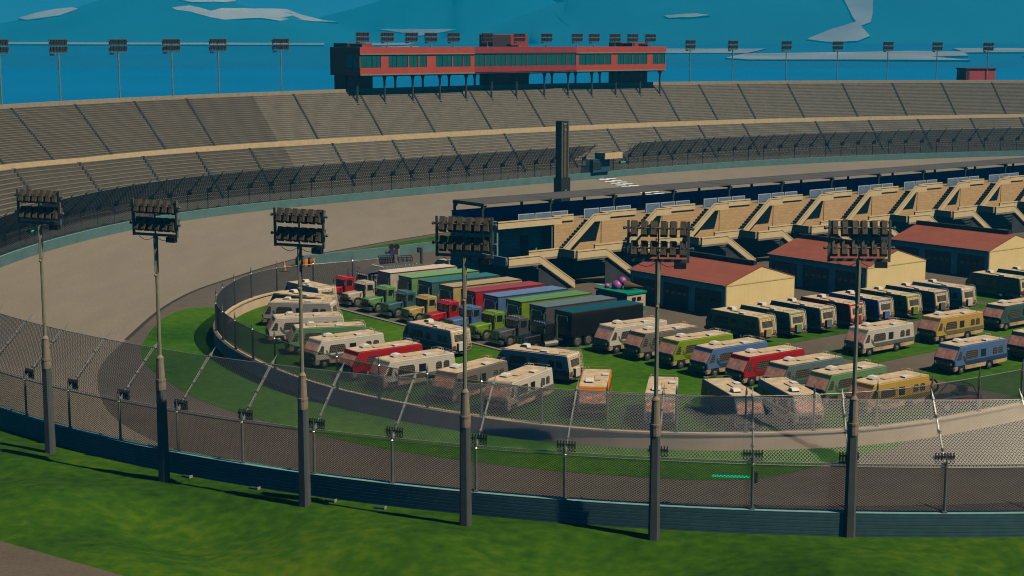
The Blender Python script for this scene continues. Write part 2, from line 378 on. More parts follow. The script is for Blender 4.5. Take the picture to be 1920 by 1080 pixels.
# ------------------------------------------------------------------ barrier wall and catch fences round the track
HW = 1.3
o = sweep_obj('barrier_wall', OC, ON, 15, 640, 1.5, lambda s: [(0, -.1), (0, HW), (.6, HW), (.6, -.1)], [M_TEAL, M_TEALC, mat('sunlit_teal_cap', (.2, .40, .43), .6)], mi=lambda j, s: 2 if j == 1 else (1 if (j == 2 and s < 205) else 0), close=True)  # wall top in a brighter teal: sunlight put into its colour
tag(o, 'teal painted concrete barrier wall running round the outside of the track', 'barrier wall')
def fence(name, C, N, s0, s1, d, zb, h, lean, cell, rw, wire, postm, spacing, label, rail=M_STEEL, gap=None, rack=False, k=7, uprise=3.15, group=None, wire2=None, armm=None):
    root = tag(empty(name), label, 'catch fence', group)
    def surf(s, t):                       # t 0..1 lower panel, 1..2 leaning upper panel
        s = np.asarray(s, float); t = np.asarray(t, float)
        inn = np.where(t > 1, (t - 1) * lean, 0.); z = np.where(t > 1, zb + h + .14 + (t - 1) * uprise, zb + .06 + t * (h - .06))
        i = np.arange(len(C)); nx = np.interp(s, i, N[:, 0]); ny = np.interp(s, i, N[:, 1])
        x = np.interp(s, i, C[:, 0]) + nx * (d - inn); y = np.interp(s, i, C[:, 1]) + ny * (d - inn)
        return np.stack([x, y, z], -1)
    sc = float(np.hypot(*np.diff(C, axis=0).T).mean())      # metres per index
    def panel(t0, t1, name_, hh):
        n = int((s1 - s0) * sc / cell); slope = hh * (1.45 if t0 < 1 else .95) / sc
        st = s0 + np.arange(-int(slope * sc / cell), n + 1) * cell / sc
        tt = np.linspace(t0, t1, k); fr = (tt - t0) / (t1 - t0); Ls = []
        for sg in (1, -1):
            base = st if sg > 0 else st + slope
            ss = base[:, None] + sg * fr[None, :] * slope
            keep = (ss.min(1) > s0 - .01) & (ss.max(1) < s1 + .01)
            if gap and not (lean > 0 and t0 < 1): keep &= ~((ss.max(1) > gap[0]) & (ss.min(1) < gap[1]))
            ss = ss[keep]; Ls.append(surf(ss, np.broadcast_to(tt, ss.shape)))
        V, F = tubes(np.concatenate(Ls), rw); npmesh(name_, V, F, (wire2 or wire) if t0 >= 1 else wire, root)
    panel(0, 1, 'mesh_panel', h)
    if lean > 0: panel(1.0, 1.93, 'leaning_mesh_panel', math.hypot(lean, uprise))
    rs = np.linspace(s0, s1, int((s1 - s0) * sc / 1.5))
    def railing(t, r, nm):
        V, F = tubes(surf(rs, np.full(len(rs), t))[None], r, 4); npmesh(nm, V, F, rail, root)
    railing(.985, .035, 'top_rail')
    if lean > 0: railing(1.0 + 1e-4, .03, 'lower_cable'); railing(1.93, .03, 'upper_cable')
    npost = int((s1 - s0) * sc / spacing); out = []
    for i in range(npost + 1):
        s = s0 + i * spacing / sc; p = surf(s, 0); q = surf(s, 1); n = Vector((*[float(np.interp(s, np.arange(len(C)), N[:, j])) for j in (0, 1)], 0))
        P = Vector(p) + n * .09; b = MB()
        b.cyl((P.x, P.y, zb - .05), (P.x, P.y, zb + h + .35), .085, .075, 8)
        b.ball((P.x, P.y, zb + h - .02), .11, 1); b.cyl((P.x, P.y, zb + h + .35), (P.x, P.y, zb + h + .75), .06, .01, 6)
        b.box(P.x - .13, P.x + .13, P.y - .13, P.y + .13, zb, zb + .1, 0)
        b.obj('post', [postm, M_CHROME], root)
        if lean > 0 and not (gap and gap[0] < s < gap[1]):
            b = MB(); e0 = Vector(surf(s, 1.0 + 1e-4)) - Vector((0, 0, .1)); e1 = Vector(surf(s, 2.0)); tng = n.cross(Vector((0, 0, 1)))
            b.cyl(e0, e1, .055, .05, 6); b.cyl(e0 + n * .22 + Vector((0, 0, -.05)), e1 * .93 + e0 * .07 + n * .22, .025, .025, 5)
            b.cyl(e1 * .93 + e0 * .07, e1 * .985 + e0 * .015, .12, .08, 6)
            b.cyl(e1, e1 + (e1 - e0).normalized() * .45, .05, .008, 6)
            for q_ in (.25, .5, .72): c_ = e0.lerp(e1, q_); b.bar(c_ - n * .1, c_ + n * .28, .14, .1); b.ball(c_ + tng * .08, .08, 0, 6, 4)
            b.obj('outrigger', [armm or M_STEEL], root)
        if rack:
            b = MB(); tng = n.cross(Vector((0, 0, 1))); c_ = P - n * .35; c_.z = zb + h + .15
            for rr in (0, .36):
                b.bar(c_ - tng * .55 + Vector((0, 0, rr)), c_ + tng * .55 + Vector((0, 0, rr)), .08)
                for q_ in range(7):
                    m_ = c_ + tng * (-.5 + q_ / 6.0) + Vector((0, 0, rr)); b.bar(m_ + Vector((0, 0, -.14)), m_ + Vector((0, 0, .2)) - n * .08, .075, .075)
            b.obj('cable_rack', [M_DARK], root)
        out.append(s)
    return root
# indices along OC: near frame part and the rest of the loop
near0 = 18; near1 = 205
fence('catch_fence', OC, ON, 58.3, 172, .3, HW, 2.6, 3.3, .2, .0175, M_WIRED, M_POST, 5.28, 'chain link catch fence with leaning steel outriggers on the near wall before the camera', rack=True, k=8, wire2=M_WIRE)  # lower mesh gets the dark wire: its shaded side put into the colour
fence('catch_fence', OC, ON, 172, 600, .3, HW, 2.6, 3.3, .42, .05, M_WIRED, M_POST, 4.6, 'dark chain link catch fence along the far wall below the grandstand', gap=(393.5, 402.5), rack=True, k=4, rail=M_POST, armm=M_DARK)

# inner ring wall with its fence
def inner_prof(s): return [(0, 0), (-.02, 1.05), (.06, 1.08), (.06, 1.22), (-.62, 1.22), (-.62, 1.08), (-.52, 1.05), (-.55, 0)]
o = sweep_obj('infield_wall', IC, INRM, 0, len(IC) - 3, 2, inner_prof, [mat('pale_barrier_concrete', (.62, .50, .36), .85, .12, .7)], close=True)
tag(o, 'pale concrete wall curving round the infield camp', 'wall')
fence('infield_fence', IC, INRM, 2, len(IC) - 4, -.28, 1.22, 2.5, 0, .2, .018, M_WIRED, M_POST, 4.7, 'upright chain link fence with spiked posts on the infield wall', k=4)
b = MB()
for i in range(16):
    s = 60 + i * 8 + 4; p = at(IC, INRM, s, -.1); b = MB(); b.box(-.2, .2, -.2, .2, 0, .12); b.cyl((0, 0, .12), (0, 0, .34), .16, .1, 6); 
    for q_ in range(5): a_ = q_ * 1.257; b.ball((.2 * math.cos(a_), .2 * math.sin(a_), .22), .09, 0, 5, 3)
    o = b.obj('wall_reflector', [mat('white_plastic', (.8, .8, .8), .5)]); o.location = (p[0], p[1], 1.22)
    tag(o, 'small white reflector on top of the near infield wall behind the catch fence', 'reflector', 'reflectors on the infield wall')
for i, (px, py) in enumerate(((-20.6, 94.6), (-15.9, 92), (-10.9, 89.35), (-7.8, 87.9))):
    b = MB(); b.box(-.36, .3, -.02, .25, -.1, .13); b.box(.301, .36, -.05, .25, -.1, .2, 1)
    o = b.obj('drain_block', [mat('shaded_concrete', (.03, .06, .08), .8), mat('sunlit_end_concrete', (.35, .36, .35))]); o.location = (px, py, -.1)  # dark body and pale end: shade and sun put into the block's colour
    o.rotation_euler = (0, 0, math.atan2(py - 168.9, px - 24.2) + math.pi / 2)
    tag(o, ['small concrete block at the wall foot, the one right of the second pole', 'small concrete block at the wall foot, farther along from the second pole', 'small concrete block at the wall foot just right of the third pole', 'small concrete block at the wall foot midway between third and fourth poles'][i], 'concrete block', 'blocks at the foot of the near wall')
# pit-road wall beyond the infield
PW = smooth_curve([(-25.6, 188.4), (-23.8, 190), (-15, 197.3), (-10, 202.3), (6, 218), (30, 240), (70, 270), (120, 298)], 1, 4); PT, PN = frame_of(PW, (20, 150))
o = sweep_obj('pit_wall', PW, PN, 0, len(PW) - 2, 2, lambda s: [(0, 0), (0, 1.25), (.5, 1.25), (.5, 0)], [M_TEAL], close=True)
tag(o, 'low teal wall between pit road and the grass strip', 'wall')

# ------------------------------------------------------------------ grandstand
SI = [230, 263, 283, 337, 381, 431, 480, 525, 600]
BB = [10.3, 10.15, 9.65, 9.5, 9.45, 9.1, 8.95, 8.9, 8.8]
BT = [11.0, 10.85, 10.3, 10.4, 10.35, 10.05, 9.8, 9.7, 9.6]
UI = [230, 275, 292, 344, 388, 438, 486, 531, 600]; US = [17.7, 17.75, 17.7, 18.15, 18.15, 17.8, 17.5, 17.25, 17.1]; LT = [18.3, 18.3, 18.35, 18.7, 18.8, 18.5, 18.2, 17.9, 17.8]
def zi(s, a, b): return float(np.interp(s, a, b))
NU, NL = 24, 14
def tier(s, d0, z0, d1, z1, n, wide=None):
    out = [(d0, z0)]
    for i in range(n):
        a = d0 + (d1 - d0) * i / n; e = d0 + (d1 - d0) * (i + 1) / n; zt = z0 + (z1 - z0) * (i + 1) / n
        out += [(a, zt - .08), (a - .035, zt - .08), (a - .035, zt), (e, zt)]
    return out
gs = tag(empty('grandstand'), 'long banked grandstand of bench rows curving round the far side of the track', 'grandstand')
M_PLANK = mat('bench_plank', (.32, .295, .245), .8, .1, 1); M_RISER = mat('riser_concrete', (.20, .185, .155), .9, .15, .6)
M_PLANK2 = mat('darker_bench_plank', (.22, .205, .17), .8, .1, 1); M_RISER2 = mat('darker_riser_concrete', (.13, .12, .10), .9, .15, .6)  # darker tones for the left part of the stand
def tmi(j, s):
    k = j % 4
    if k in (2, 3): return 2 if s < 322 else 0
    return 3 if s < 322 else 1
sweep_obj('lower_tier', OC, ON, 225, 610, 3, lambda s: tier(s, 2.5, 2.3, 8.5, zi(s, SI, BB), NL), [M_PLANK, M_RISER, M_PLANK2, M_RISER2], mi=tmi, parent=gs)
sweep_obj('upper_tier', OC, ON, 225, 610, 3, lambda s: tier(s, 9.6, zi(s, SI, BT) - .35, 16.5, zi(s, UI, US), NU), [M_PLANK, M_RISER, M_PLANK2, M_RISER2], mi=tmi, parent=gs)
sweep_obj('concourse_parapet', OC, ON, 225, 610, 3, lambda s: [(8.45, zi(s, SI, BB) - .3), (8.5, zi(s, SI, BT)), (8.75, zi(s, SI, BT)), (8.8, zi(s, SI, BT) - .35), (9.6, zi(s, SI, BT) - .35), (9.6, zi(s, SI, BB) - 1)], [mat('parapet_sandstone', (.62, .49, .30), .85)], parent=gs)
sweep_obj('rear_wall', OC, ON, 225, 610, 3, lambda s: [(16.5, zi(s, UI, US) - .05), (16.55, zi(s, UI, LT)), (17.2, zi(s, UI, LT)), (17.2, zi(s, UI, LT) - 1.2), (18.6, zi(s, UI, LT) - 1.4), (19.0, -1)], [mat('rim_concrete', (.33, .29, .22), .85)], parent=gs)
sweep_obj('base_wall', OC, ON, 225, 610, 3, lambda s: [(2.4, -.1), (2.4, 2.3), (2.6, 2.3)], [M_GREYC], parent=gs)
sweep_obj('middle_bench', OC, ON, 225, 610, 3, lambda s: (lambda z: [(12.75, z), (12.75, z + .2), (13.1, z + .2), (13.1, z)])(zi(s, SI, BT) - .35 + (zi(s, UI, US) - zi(s, SI, BT) + .35) * 9 / NU + .02), [mat('pale_plank', (.46, .38, .27))], parent=gs)
M_AISLE = mat('aisle_steps', (.05, .065, .08), .8)
def aisle(s, d0, z0, d1, z1, n):
    b = MB(); p = oat(s, 0); n_ = Vector((*[float(np.interp(s, np.arange(len(OC)), ON[:, j])) for j in (0, 1)], 0)); t = Vector((-n_.y, n_.x, 0)); o_ = Vector((*p, 0))
    for i in range(n):
        a = d0 + (d1 - d0) * i / n; e = d0 + (d1 - d0) * (i + 1) / n; zt = z0 + (z1 - z0) * (i + 1) / n
        vs = [o_ + n_ * dd + t * w + Vector((0, 0, z)) for z in (zt - .55, zt + .07) for w in (-.17, .17) for dd in (a - .13, e - .02)]
        b.add(vs, [(0, 1, 3, 2), (4, 6, 7, 5), (0, 4, 5, 1), (2, 3, 7, 6), (0, 2, 6, 4), (1, 5, 7, 3)])
    b.obj('aisle_stairs', [M_AISLE], gs)
for s in (252, 265, 277, 290, 301, 311, 333, 348, 361, 376, 391, 405, 419, 431, 442, 453, 467, 482, 496, 510, 524, 538, 552): aisle(s, 9.6, zi(s, SI, BT) - .35, 16.5, zi(s, UI, US), NU)
for s in (250, 265, 281, 295, 306, 317, 335, 349, 363, 378, 393, 408, 422, 435, 448, 469, 484, 498, 513, 527, 541): aisle(s, 2.5, 2.3, 8.5, zi(s, SI, BB), NL)

# press box on posts above the stand: faceted red block with a window band
pb = tag(empty('press_box'), 'long red press box with a teal window band raised on posts above the grandstand', 'press box')
M_PB = mat('press_box_red', (.50, .085, .055), .6, .08, .4); M_PB2 = mat('press_box_dull_red', (.33, .055, .06), .6, .08, .4)
M_TRIM = mat('press_box_trim', (.30, .26, .2), .7); M_WIN = mat('teal_window_glass', (.01, .13, .14), .25, .08, .5, spec=.5)
M_MULL = mat('window_mullion', (.03, .06, .07), .5); M_PDARK = mat('press_box_underside', (.05, .04, .05), .8)
PBS = [346, 375, 404, 430]; Z0, Z1 = 21.2, 26.4
fr = [Vector((*oat(s, 13.5), 0)) for s in PBS]; rr = [Vector((*oat(s, 22.0), 0)) for s in PBS]
def quadbox(b, p0, p1, q0, q1, z0, z1, mi=0):
    vs = [Vector((p.x, p.y, z)) for z in (z0, z1) for p in (p0, p1, q1, q0)]
    b.add(vs, [(0, 3, 2, 1), (4, 5, 6, 7), (0, 1, 5, 4), (1, 2, 6, 5), (2, 3, 7, 6), (3, 0, 4, 7)], mi)
for k in range(3):
    red = M_PB2 if k == 1 else M_PB; p0, p1, q0, q1 = fr[k], fr[k + 1], rr[k], rr[k + 1]; dr = (p1 - p0).normalized(); nm = Vector((dr.y, -dr.x, 0))
    if nm.dot(p0 - q0) < 0: nm = -nm
    b = MB(); quadbox(b, p0, p1, q0, q1, Z0 + .02, Z1 - .02); b.obj('body', [red], pb)
    b = MB(); quadbox(b, p0 + nm * .12, p1 + nm * .12, p0, p1, 25.2, Z1); b.obj('upper_band', [red], pb)
    b = MB(); quadbox(b, p0 + nm * .12, p1 + nm * .12, p0, p1, 21.45, 22.6); b.obj('lower_band', [red], pb)
    if k != 1:
        b = MB(); quadbox(b, p0 + nm * .2, p1 + nm * .2, p0, p1, 24.98, 25.2); quadbox(b, p0 + nm * .2, p1 + nm * .2, p0, p1, 21.2, 21.45); b.obj('trim', [M_TRIM], pb)
    else:
        b = MB(); quadbox(b, p0 + nm * .14, p1 + nm * .14, p0, p1, 24.98, 25.2); b.obj('trim', [M_PDARK], pb)
    LL = (p1 - p0).length
    spans = {0: [(.005, .10), (.105, .17), (.24, .305), (.31, .4), (.415, .49), (.505, .565), (.65, .705), (.71, .79), (.805, .89), (.9, .96)],
             1: [(i / 10 + .006, (i + 1) / 10 - .006) for i in range(10)],
             2: [(.03, .1), (.105, .2), (.21, .3), (.31, .375), (.45, .52), (.53, .61), (.62, .69), (.7, .78), (.85, .91), (.92, .99)]}[k]
    for a_, e_ in spans:
        w0 = p0.lerp(p1, a_); w1 = p0.lerp(p1, e_); b = MB(); quadbox(b, w0 + nm * .03, w1 + nm * .03, w0, w1, 22.64, 24.95)
        w = b.obj('window', [M_WIN], pb)
        b = MB(); b.bar(w1 + nm * .06 + Vector((0, 0, 22.62)), w1 + nm * .06 + Vector((0, 0, 24.97)), .14); b.bar(w0.lerp(w1, .5) + nm * .05 + Vector((0, 0, 22.62)), w0.lerp(w1, .5) + nm * .05 + Vector((0, 0, 24.97)), .05); b.obj('mullion', [M_MULL], w)
# end windows on the shaded left side
dl = (rr[0] - fr[0]); nl = Vector((dl.y, -dl.x, 0)).normalized()
if nl.dot(fr[0] - fr[1]) < 0: nl = -nl
for a_, e_ in ((.03, .2), (.24, .42)):
    w0 = fr[0].lerp(rr[0], a_); w1 = fr[0].lerp(rr[0], e_); b = MB(); quadbox(b, w0 + nl * .05, w1 + nl * .05, w0, w1, 22.64, 24.95); b.obj('window', [M_WIN], pb)
# posts: front row on the seats, rear row on the rim
for s in (346, 353, 360, 367, 374, 381, 388, 396, 403, 410, 417, 424, 430):
    for d in (14.8, 18.2):
        s2 = s - (1.4 if d > 16 else 0); p = oat(min(max(s2, 346.4), 429.6), d); zb_ = (zi(s, UI, US) - 2.4) if d < 16 else zi(s, UI, LT) - 1.5
        b = MB(); b.cyl((p[0], p[1], zb_), (p[0], p[1], Z0 - 1.1), .22, .22, 6); b.cyl((p[0], p[1], Z0 - 1.1), (p[0], p[1], Z0), .22, .5, 6); b.box(p[0] - .4, p[0] + .4, p[1] - .4, p[1] + .4, zb_ - .1, zb_ + .25)
        b.obj('post', [mat('press_box_post', (.06, .075, .09), .6)], pb)
b = MB()
for k in range(3):
    b.bar(fr[k] - Vector((0, 0, 0)) + Vector((0, 0, Z0 - .12)) + (rr[k] - fr[k]) * .04, fr[k + 1] + Vector((0, 0, Z0 - .12)) + (rr[k + 1] - fr[k + 1]) * .04, .3, .2)
b.obj('beam', [M_PDARK], pb)
# stair towers through the box and above its roof
for (s0, s1, d0, d1, zt) in ((346.5, 352.5, 17.6, 21.5, 27.1), (384, 394, 17.6, 21.4, 28.9), (421, 428.5, 17.6, 21.4, 27.3)):
    P_ = [Vector((*oat(s, d), 0)) for s, d in ((s0, d0), (s1, d0), (s0, d1), (s1, d1))]
    b = MB(); quadbox(b, P_[0], P_[1], P_[2], P_[3], 10, Z0 - .01); quadbox(b, P_[0], P_[1], P_[2], P_[3], Z1 + .01, zt, 0)
    m0 = P_[0].lerp(P_[1], .5); quadbox(b, P_[0] + (P_[0] - P_[2]) * .03, m0 + (P_[0] - P_[2]) * .03, P_[0], m0, Z1 + .05, zt - .15, 1)
    b.obj('stair_tower', [mat('tower_red', (.36, .06, .05), .65, .1, .4), M_PDARK], pb)
# small red hut on the stand rim at the right
hut = tag(empty('rim_hut'), 'small red hut on the grandstand rim far right of the press box', 'hut')
P_ = [Vector((*oat(s, d), 0)) for s, d in ((517.5, 17.3), (525.5, 17.3), (517.5, 21.5), (525.5, 21.5))]
b = MB(); quadbox(b, P_[0], P_[1], P_[2], P_[3], 0, 20.7); b.obj('wall', [mat('hut_red', (.48, .08, .09), .65)], hut)
b = MB(); n_ = (P_[0] - P_[2]).normalized() * .25; t_ = (P_[1] - P_[0]).normalized() * .2; quadbox(b, P_[0] + n_ - t_, P_[1] + n_ + t_, P_[2] - n_ - t_, P_[3] - n_ + t_, 20.71, 21.0); b.obj('roof', [mat('hut_roof', (.12, .05, .05))], hut)
b = MB(); quadbox(b, P_[0].lerp(P_[1], .02) + n_ * .3, P_[0].lerp(P_[1], .1) + n_ * .3, P_[0].lerp(P_[1], .02), P_[0].lerp(P_[1], .1), 17.5, 20.6); b.obj('trim', [M_PDARK], hut)
# starter's stand on the far wall
fsd = tag(empty('starter_stand'), 'dark blue starter hut with a beige balcony hung in the far fence gap', 'starter stand')
P_ = [Vector((*oat(s, d), 0)) for s, d in ((394.5, -.5), (399.5, -.5), (394.5, 1.6), (399.5, 1.6))]
b = MB(); quadbox(b, P_[0], P_[1], P_[2], P_[3], HW + .02, 3.9); n_ = (P_[0] - P_[2]).normalized()
b.obj('hut_body', [mat('hut_blue', (.03, .09, .17), .6)], fsd)
b = MB(); quadbox(b, P_[0] + n_ * .06, P_[0].lerp(P_[1], .5) + n_ * .06, P_[0], P_[0].lerp(P_[1], .5), 1.9, 3.5); b.obj('hut_window', [M_GLASS], fsd)
Q_ = [Vector((*oat(s, d), 0)) for s, d in ((396.8, -1.6), (402.2, -1.6), (396.8, 1.2), (402.2, 1.2))]
b = MB(); quadbox(b, Q_[0], Q_[1], Q_[2], Q_[3], 3.95, 4.15); quadbox(b, Q_[0], Q_[1], Q_[0].lerp(Q_[2], .07), Q_[1].lerp(Q_[3], .07), 4.15, 5.2); quadbox(b, Q_[1].lerp(Q_[0], .03), Q_[1], Q_[3].lerp(Q_[2], .03), Q_[3], 4.15, 5.2); quadbox(b, Q_[0], Q_[0].lerp(Q_[1], .03), Q_[2], Q_[2].lerp(Q_[3], .03), 4.15, 5.2)
b.obj('balcony', [M_BEIGE], fsd)
# green signal lamps on the fences
def signal(s, d, z, L, label):
    p = oat(s, d); n_ = Vector((*[float(np.interp(s, np.arange(len(OC)), ON[:, j])) for j in (0, 1)], 0)); t = Vector((-n_.y, n_.x, 0)); r = tag(empty('signal_lamp', (p[0], p[1], z)), label, 'signal lamp', 'green signal lamps on the fences')
    if t.x < 0: t = -t
    b = MB(); b.bar(t * -.15, t * .15, .3, .6); b.cyl(t * .1 + n_ * .1, n_ * .5, .05); b.obj('housing', [M_DARK], r)
    b = MB(); b.bar(t * (L * .5 - L * .5 + .3) * (1 if L > 0 else -1), t * L, .06, .12); b.obj('light_bar', [M_GREEN], r)
signal(251.5, -.35, 3.3, 1.3, 'black signal box with a green light on the far left fence')
signal(402.6, -.5, 3.0, 1.7, 'green light bar beside the starter hut on the far fence')
signal(100.3, -.5, 2.9, -2.4, 'green light bar low behind the near fence')

# ------------------------------------------------------------------ floodlight poles
def lamp_rack(root, z, sx=1.0, lens=True):
    b = MB(); w = 1.62 * sx
    for x in (-w, w): b.bar((x, 0, z - .1), (x, 0, z + 2.15), .13)
    b.bar((-w, 0, z), (w, 0, z), .15)
    for zz in (.66, 1.74): b.cyl((-w - .2, 0, z + zz), (w + .2, 0, z + zz), .06, .06, 6); b.ball((-w - .22, 0, z + zz), .1, 0, 6, 4); b.ball((w + .22, 0, z + zz), .1, 0, 6, 4)
    b.bar((0, 0, z), (0, 0, z + 1.7), .08)
    fr_ = b.obj('rack_frame', [mat('rack_steel', (.12, .16, .16), .5, .1, 3)], root)
    for zz in (.66, 1.74):
        for i in range(6):
            x = (-1.32 + i * .528) * sx; M = Matrix.Translation((x, .04, z + zz)) @ Matrix.Rotation(R(-20), 4, 'X') @ Matrix.Rotation(R((-1) ** i * 3), 4, 'Z')
            b = MB(); prof = [(-.19, -.1), (.19, -.1)]
            vs = [M @ Vector(v) for v in ((-.14, -.14, -.38), (.14, -.14, -.38), (.14, -.14, .38), (-.14, -.14, .38), (-.2, .3, -.42), (.2, .3, -.42), (.2, .3, .42), (-.2, .3, .42))]
            b.add(vs, [(0, 1, 2, 3), (0, 4, 5, 1), (1, 5, 6, 2), (2, 6, 7, 3), (3, 7, 4, 0)]); b.add(vs, [(4, 7, 6, 5)], 1)
            b.bar(M @ Vector((0, -.16, -.05)), Vector((x, 0, z + zz)), .1)
            l = b.obj('lamp', [M_LAMP, M_LENS], root)
            if lens:
                b = MB(); vs = [M @ Vector(v) for v in ((-.18, .305, -.39), (.18, .305, -.39), (.18, .305, .39), (-.18, .305, .39), (-.18, .33, -.39), (.18, .33, -.39), (.18, .33, .39), (-.18, .33, .39))]
                b.add(vs, [(0, 1, 2, 3), (4, 7, 6, 5), (0, 4, 5, 1), (1, 5, 6, 2), (2, 6, 7, 3), (3, 7, 4, 0)]); b.obj('lens', [M_LENS], l)
    for sg in (-1, 1):
        pts = [(sg * (.1 + 1.1 * t), -.05, z - .12 - .22 * math.sin(math.pi * t)) for t in np.linspace(0, 1, 7)]
        MB().path(pts, .02, 4).obj('cable', [M_DARK], root)
    b = MB(); b.box(w - .75, w - .1, -.14, .14, z - .42, z - .1); b.obj('junction_box', [M_DARK], root)
def pole(full=True):
    r = empty('floodlight_pole')
    o_ = 0 if full else -7.9
    if full:
        b = MB(); vs = []
        for zz, hw in ((-.3, .31), (5.75, .26)):
            for x, y in ((-1, -.6), (-.6, -1), (.6, -1), (1, -.6), (1, .6), (.6, 1), (-.6, 1), (-1, .6)): vs.append((x * hw, y * hw, zz))
        b.add(vs, [(i, (i + 1) % 8, 8 + (i + 1) % 8, 8 + i) for i in range(8)] + [tuple(range(8))[::-1], tuple(range(8, 16))]); b.obj('base_column', [M_COLUMN], r)
    b = MB(); b.cyl((0, 0, 5.75 + o_), (0, 0, 6.35 + o_), .31, .31, 12); b.cyl((0, 0, 6.35 + o_), (0, 0, 7.75 + o_), .27, .22, 12); b.cyl((0, 0, 7.75 + o_), (0, 0, 7.95 + o_), .24, .12, 12); b.cyl((0, 0, 6.3 + o_), (0, 0, 6.42 + o_), .33, .33, 12); b.obj('collar', [M_COLLAR], r)
    b = MB(); b.cyl((0, 0, 7.9 + o_), (0, 0, 13.1 + o_), .12, .105, 8); b.cyl((0, 0, 13.1 + o_), (0, 0, 15.45 + o_), .13, .15, 8); b.cyl((0, -.15, 13.0 + o_), (0, -.15, 15.4 + o_), .03, .03, 5); b.ball((0, -.14, 12.95 + o_), .1, 0, 6, 4); b.obj('mast', [M_MAST], r)
    lamp_rack(r, 15.45 + o_, lens=full)
    return r
PN_ = [(-30.87, 100.5), (-21.84, 94.09), (-12.32, 88.94), (-2.63, 84.61), (7.88, 82.68), (18.76, 82.87)]
PL = ['first of the six near floodlight poles from the left, before the outer wall', 'second of the six near floodlight poles from the left, before the outer wall', 'third near floodlight pole from the left, its base in open grass before the wall', 'fourth near floodlight pole from the left, its lamps before the pit building end', 'fifth near floodlight pole from the left, its lamps beside the nearest garage roof', 'last near floodlight pole on the right, its lamps before the middle garage']
src = pole(True)
for i, (x, y) in enumerate(PN_):
    o = src if i == 0 else dup(src)
    o.location = (x, y, 0); o.rotation_euler = (0, 0, math.atan2(168.9 - y, 24.2 - x) - math.pi / 2 + [.32, .12, .02, -.02, 0, .02][i])
    tag(o, PL[i], 'floodlight pole', 'near floodlight poles')
srcf = pole(False)
far = [276, 288, 299, 309, 318, 331] + [440, 452, 467, 481, 495, 509, 523]
for i, s in enumerate(far):
    o = srcf if i == 0 else dup(srcf); p = oat(s, 17.0); c_ = oat(s, 0)
    o.location = (p[0], p[1], zi(s, UI, LT) - .05); o.rotation_euler = (0, 0, math.atan2(c_[1] - p[1], c_[0] - p[0]) - math.pi / 2 + (-.35 if i < 6 else .1)); o.scale = (.92, .92, .97)
    words = ['cut by the left picture edge', 'nearest the left edge and fully in view', 'second whole one from the left edge', 'third whole one from the left edge', 'fourth whole one from the left edge', 'closest to the left end of the press box', 'closest to the right end of the press box', 'second to the right of the press box', 'third to the right of the press box', 'fourth to the right of the press box', 'fifth to the right of the press box', 'sixth to the right of the press box', 'standing behind the small red hut'][i]
    tag(o, 'floodlight mast on the grandstand rim, ' + words, 'floodlight mast', 'floodlight masts on the grandstand rim')
ro = empty('roof_floodlight')
b = MB(); b.cyl((0, 0, -.3), (0, 0, 1.6), .09, .07, 6); b.box(-.25, .25, -.25, .25, 0, .12); b.obj('mast', [M_MAST], ro)
lamp_rack(ro, 1.25, lens=False)
num = ['first', 'second', 'third', 'fourth', 'fifth', 'sixth', 'seventh', 'eighth', 'ninth', 'tenth', 'eleventh', 'twelfth', 'thirteenth']
for i, s in enumerate((349, 355, 361, 366, 372, 381, 390, 398, 407, 412, 418, 423, 428)):
    o = ro if i == 0 else dup(ro); p = oat(s, 16.2 if i not in (5, 6) else 16.0); c_ = oat(s, 0); o.location = (p[0], p[1], Z1); o.scale = (.93, .93, .8)
    o.rotation_euler = (0, 0, math.atan2(c_[1] - p[1], c_[0] - p[0]) - math.pi / 2)
    tag(o, num[i] + ' lamp rack from the left on the press box roof', 'floodlight', 'floodlights on the press box roof')

# ------------------------------------------------------------------ pit building (local x along the building, y away from the infield)
pit = tag(empty('pit_building', (O2[0], O2[1], 0), HU), 'two storey pit building with beige parapets, outside stairs and a dark roof canopy', 'pit building')
LB = 9.64; NB = 13; XE = NB * LB + 8
M_PARA = mat('parapet_cream', (.74, .60, .37), .85, .07, .7); M_CAP = mat('parapet_joint', (.10, .085, .06), .9)
M_BRICK = brick('sand_brick', (.66, .46, .25), (.58, .38, .19), (.42, .28, .15), .9, .36)
M_LOWER = brick('teal_grey_block', (.24, .36, .36), (.21, .33, .33), (.12, .17, .17), 1.2, .4)
M_STEP = mat('stair_tread', (.10, .13, .16), .7); M_TERR = mat('terrace_floor', (.32, .27, .21), .9); M_BLUE = mat('deep_blue_panel', (.01, .04, .55), .5, .15, .5)
M_SCREEN = mat('pale_blue_glass', (.16, .26, .42), .2, .12, .8, spec=.6); M_CANOPY = mat('canopy_top', (.105, .105, .105), .7, .1, .4); M_DOORD = mat('dark_door', (.03, .05, .06), .6)
def beam_box(b, x0, x1, y0, y1, z0, z1):
    b.box(x0, x1, y0, y1, z0, z1, 0); b.box(x0 - .02, x1 + .02, y0 - .025, y1 + .02, z1 - .16, z1 - .12, 1)
def slant(b, x0, za0, x1, za1, h, y0, y1, mi=0):
    b.prof([(x0, za0), (x1, za1), (x1, za1 + h), (x0, za0 + h)], y0, y1, mi)
bay_parts = []
b = MB(); beam_box(b, 0, 4.22, 0, .25, 3.3, 4.2); slant(b, 4.23, 3.3, 9.29, 0, .9, 0, .25); slant(b, 4.23, 4.04, 9.28, .74, .04, -.02, .26, 1); bay_parts.append(b.obj('deck_parapet', [M_PARA, M_CAP], pit))
b = MB(); beam_box(b, 5.1, 9.6, 3.0, 3.2, 3.31, 4.21); beam_box(b, 9.42, 9.6, .3, 2.99, 3.31, 4.2); bay_parts.append(b.obj('stairwell_parapet', [M_PARA, M_CAP], pit))
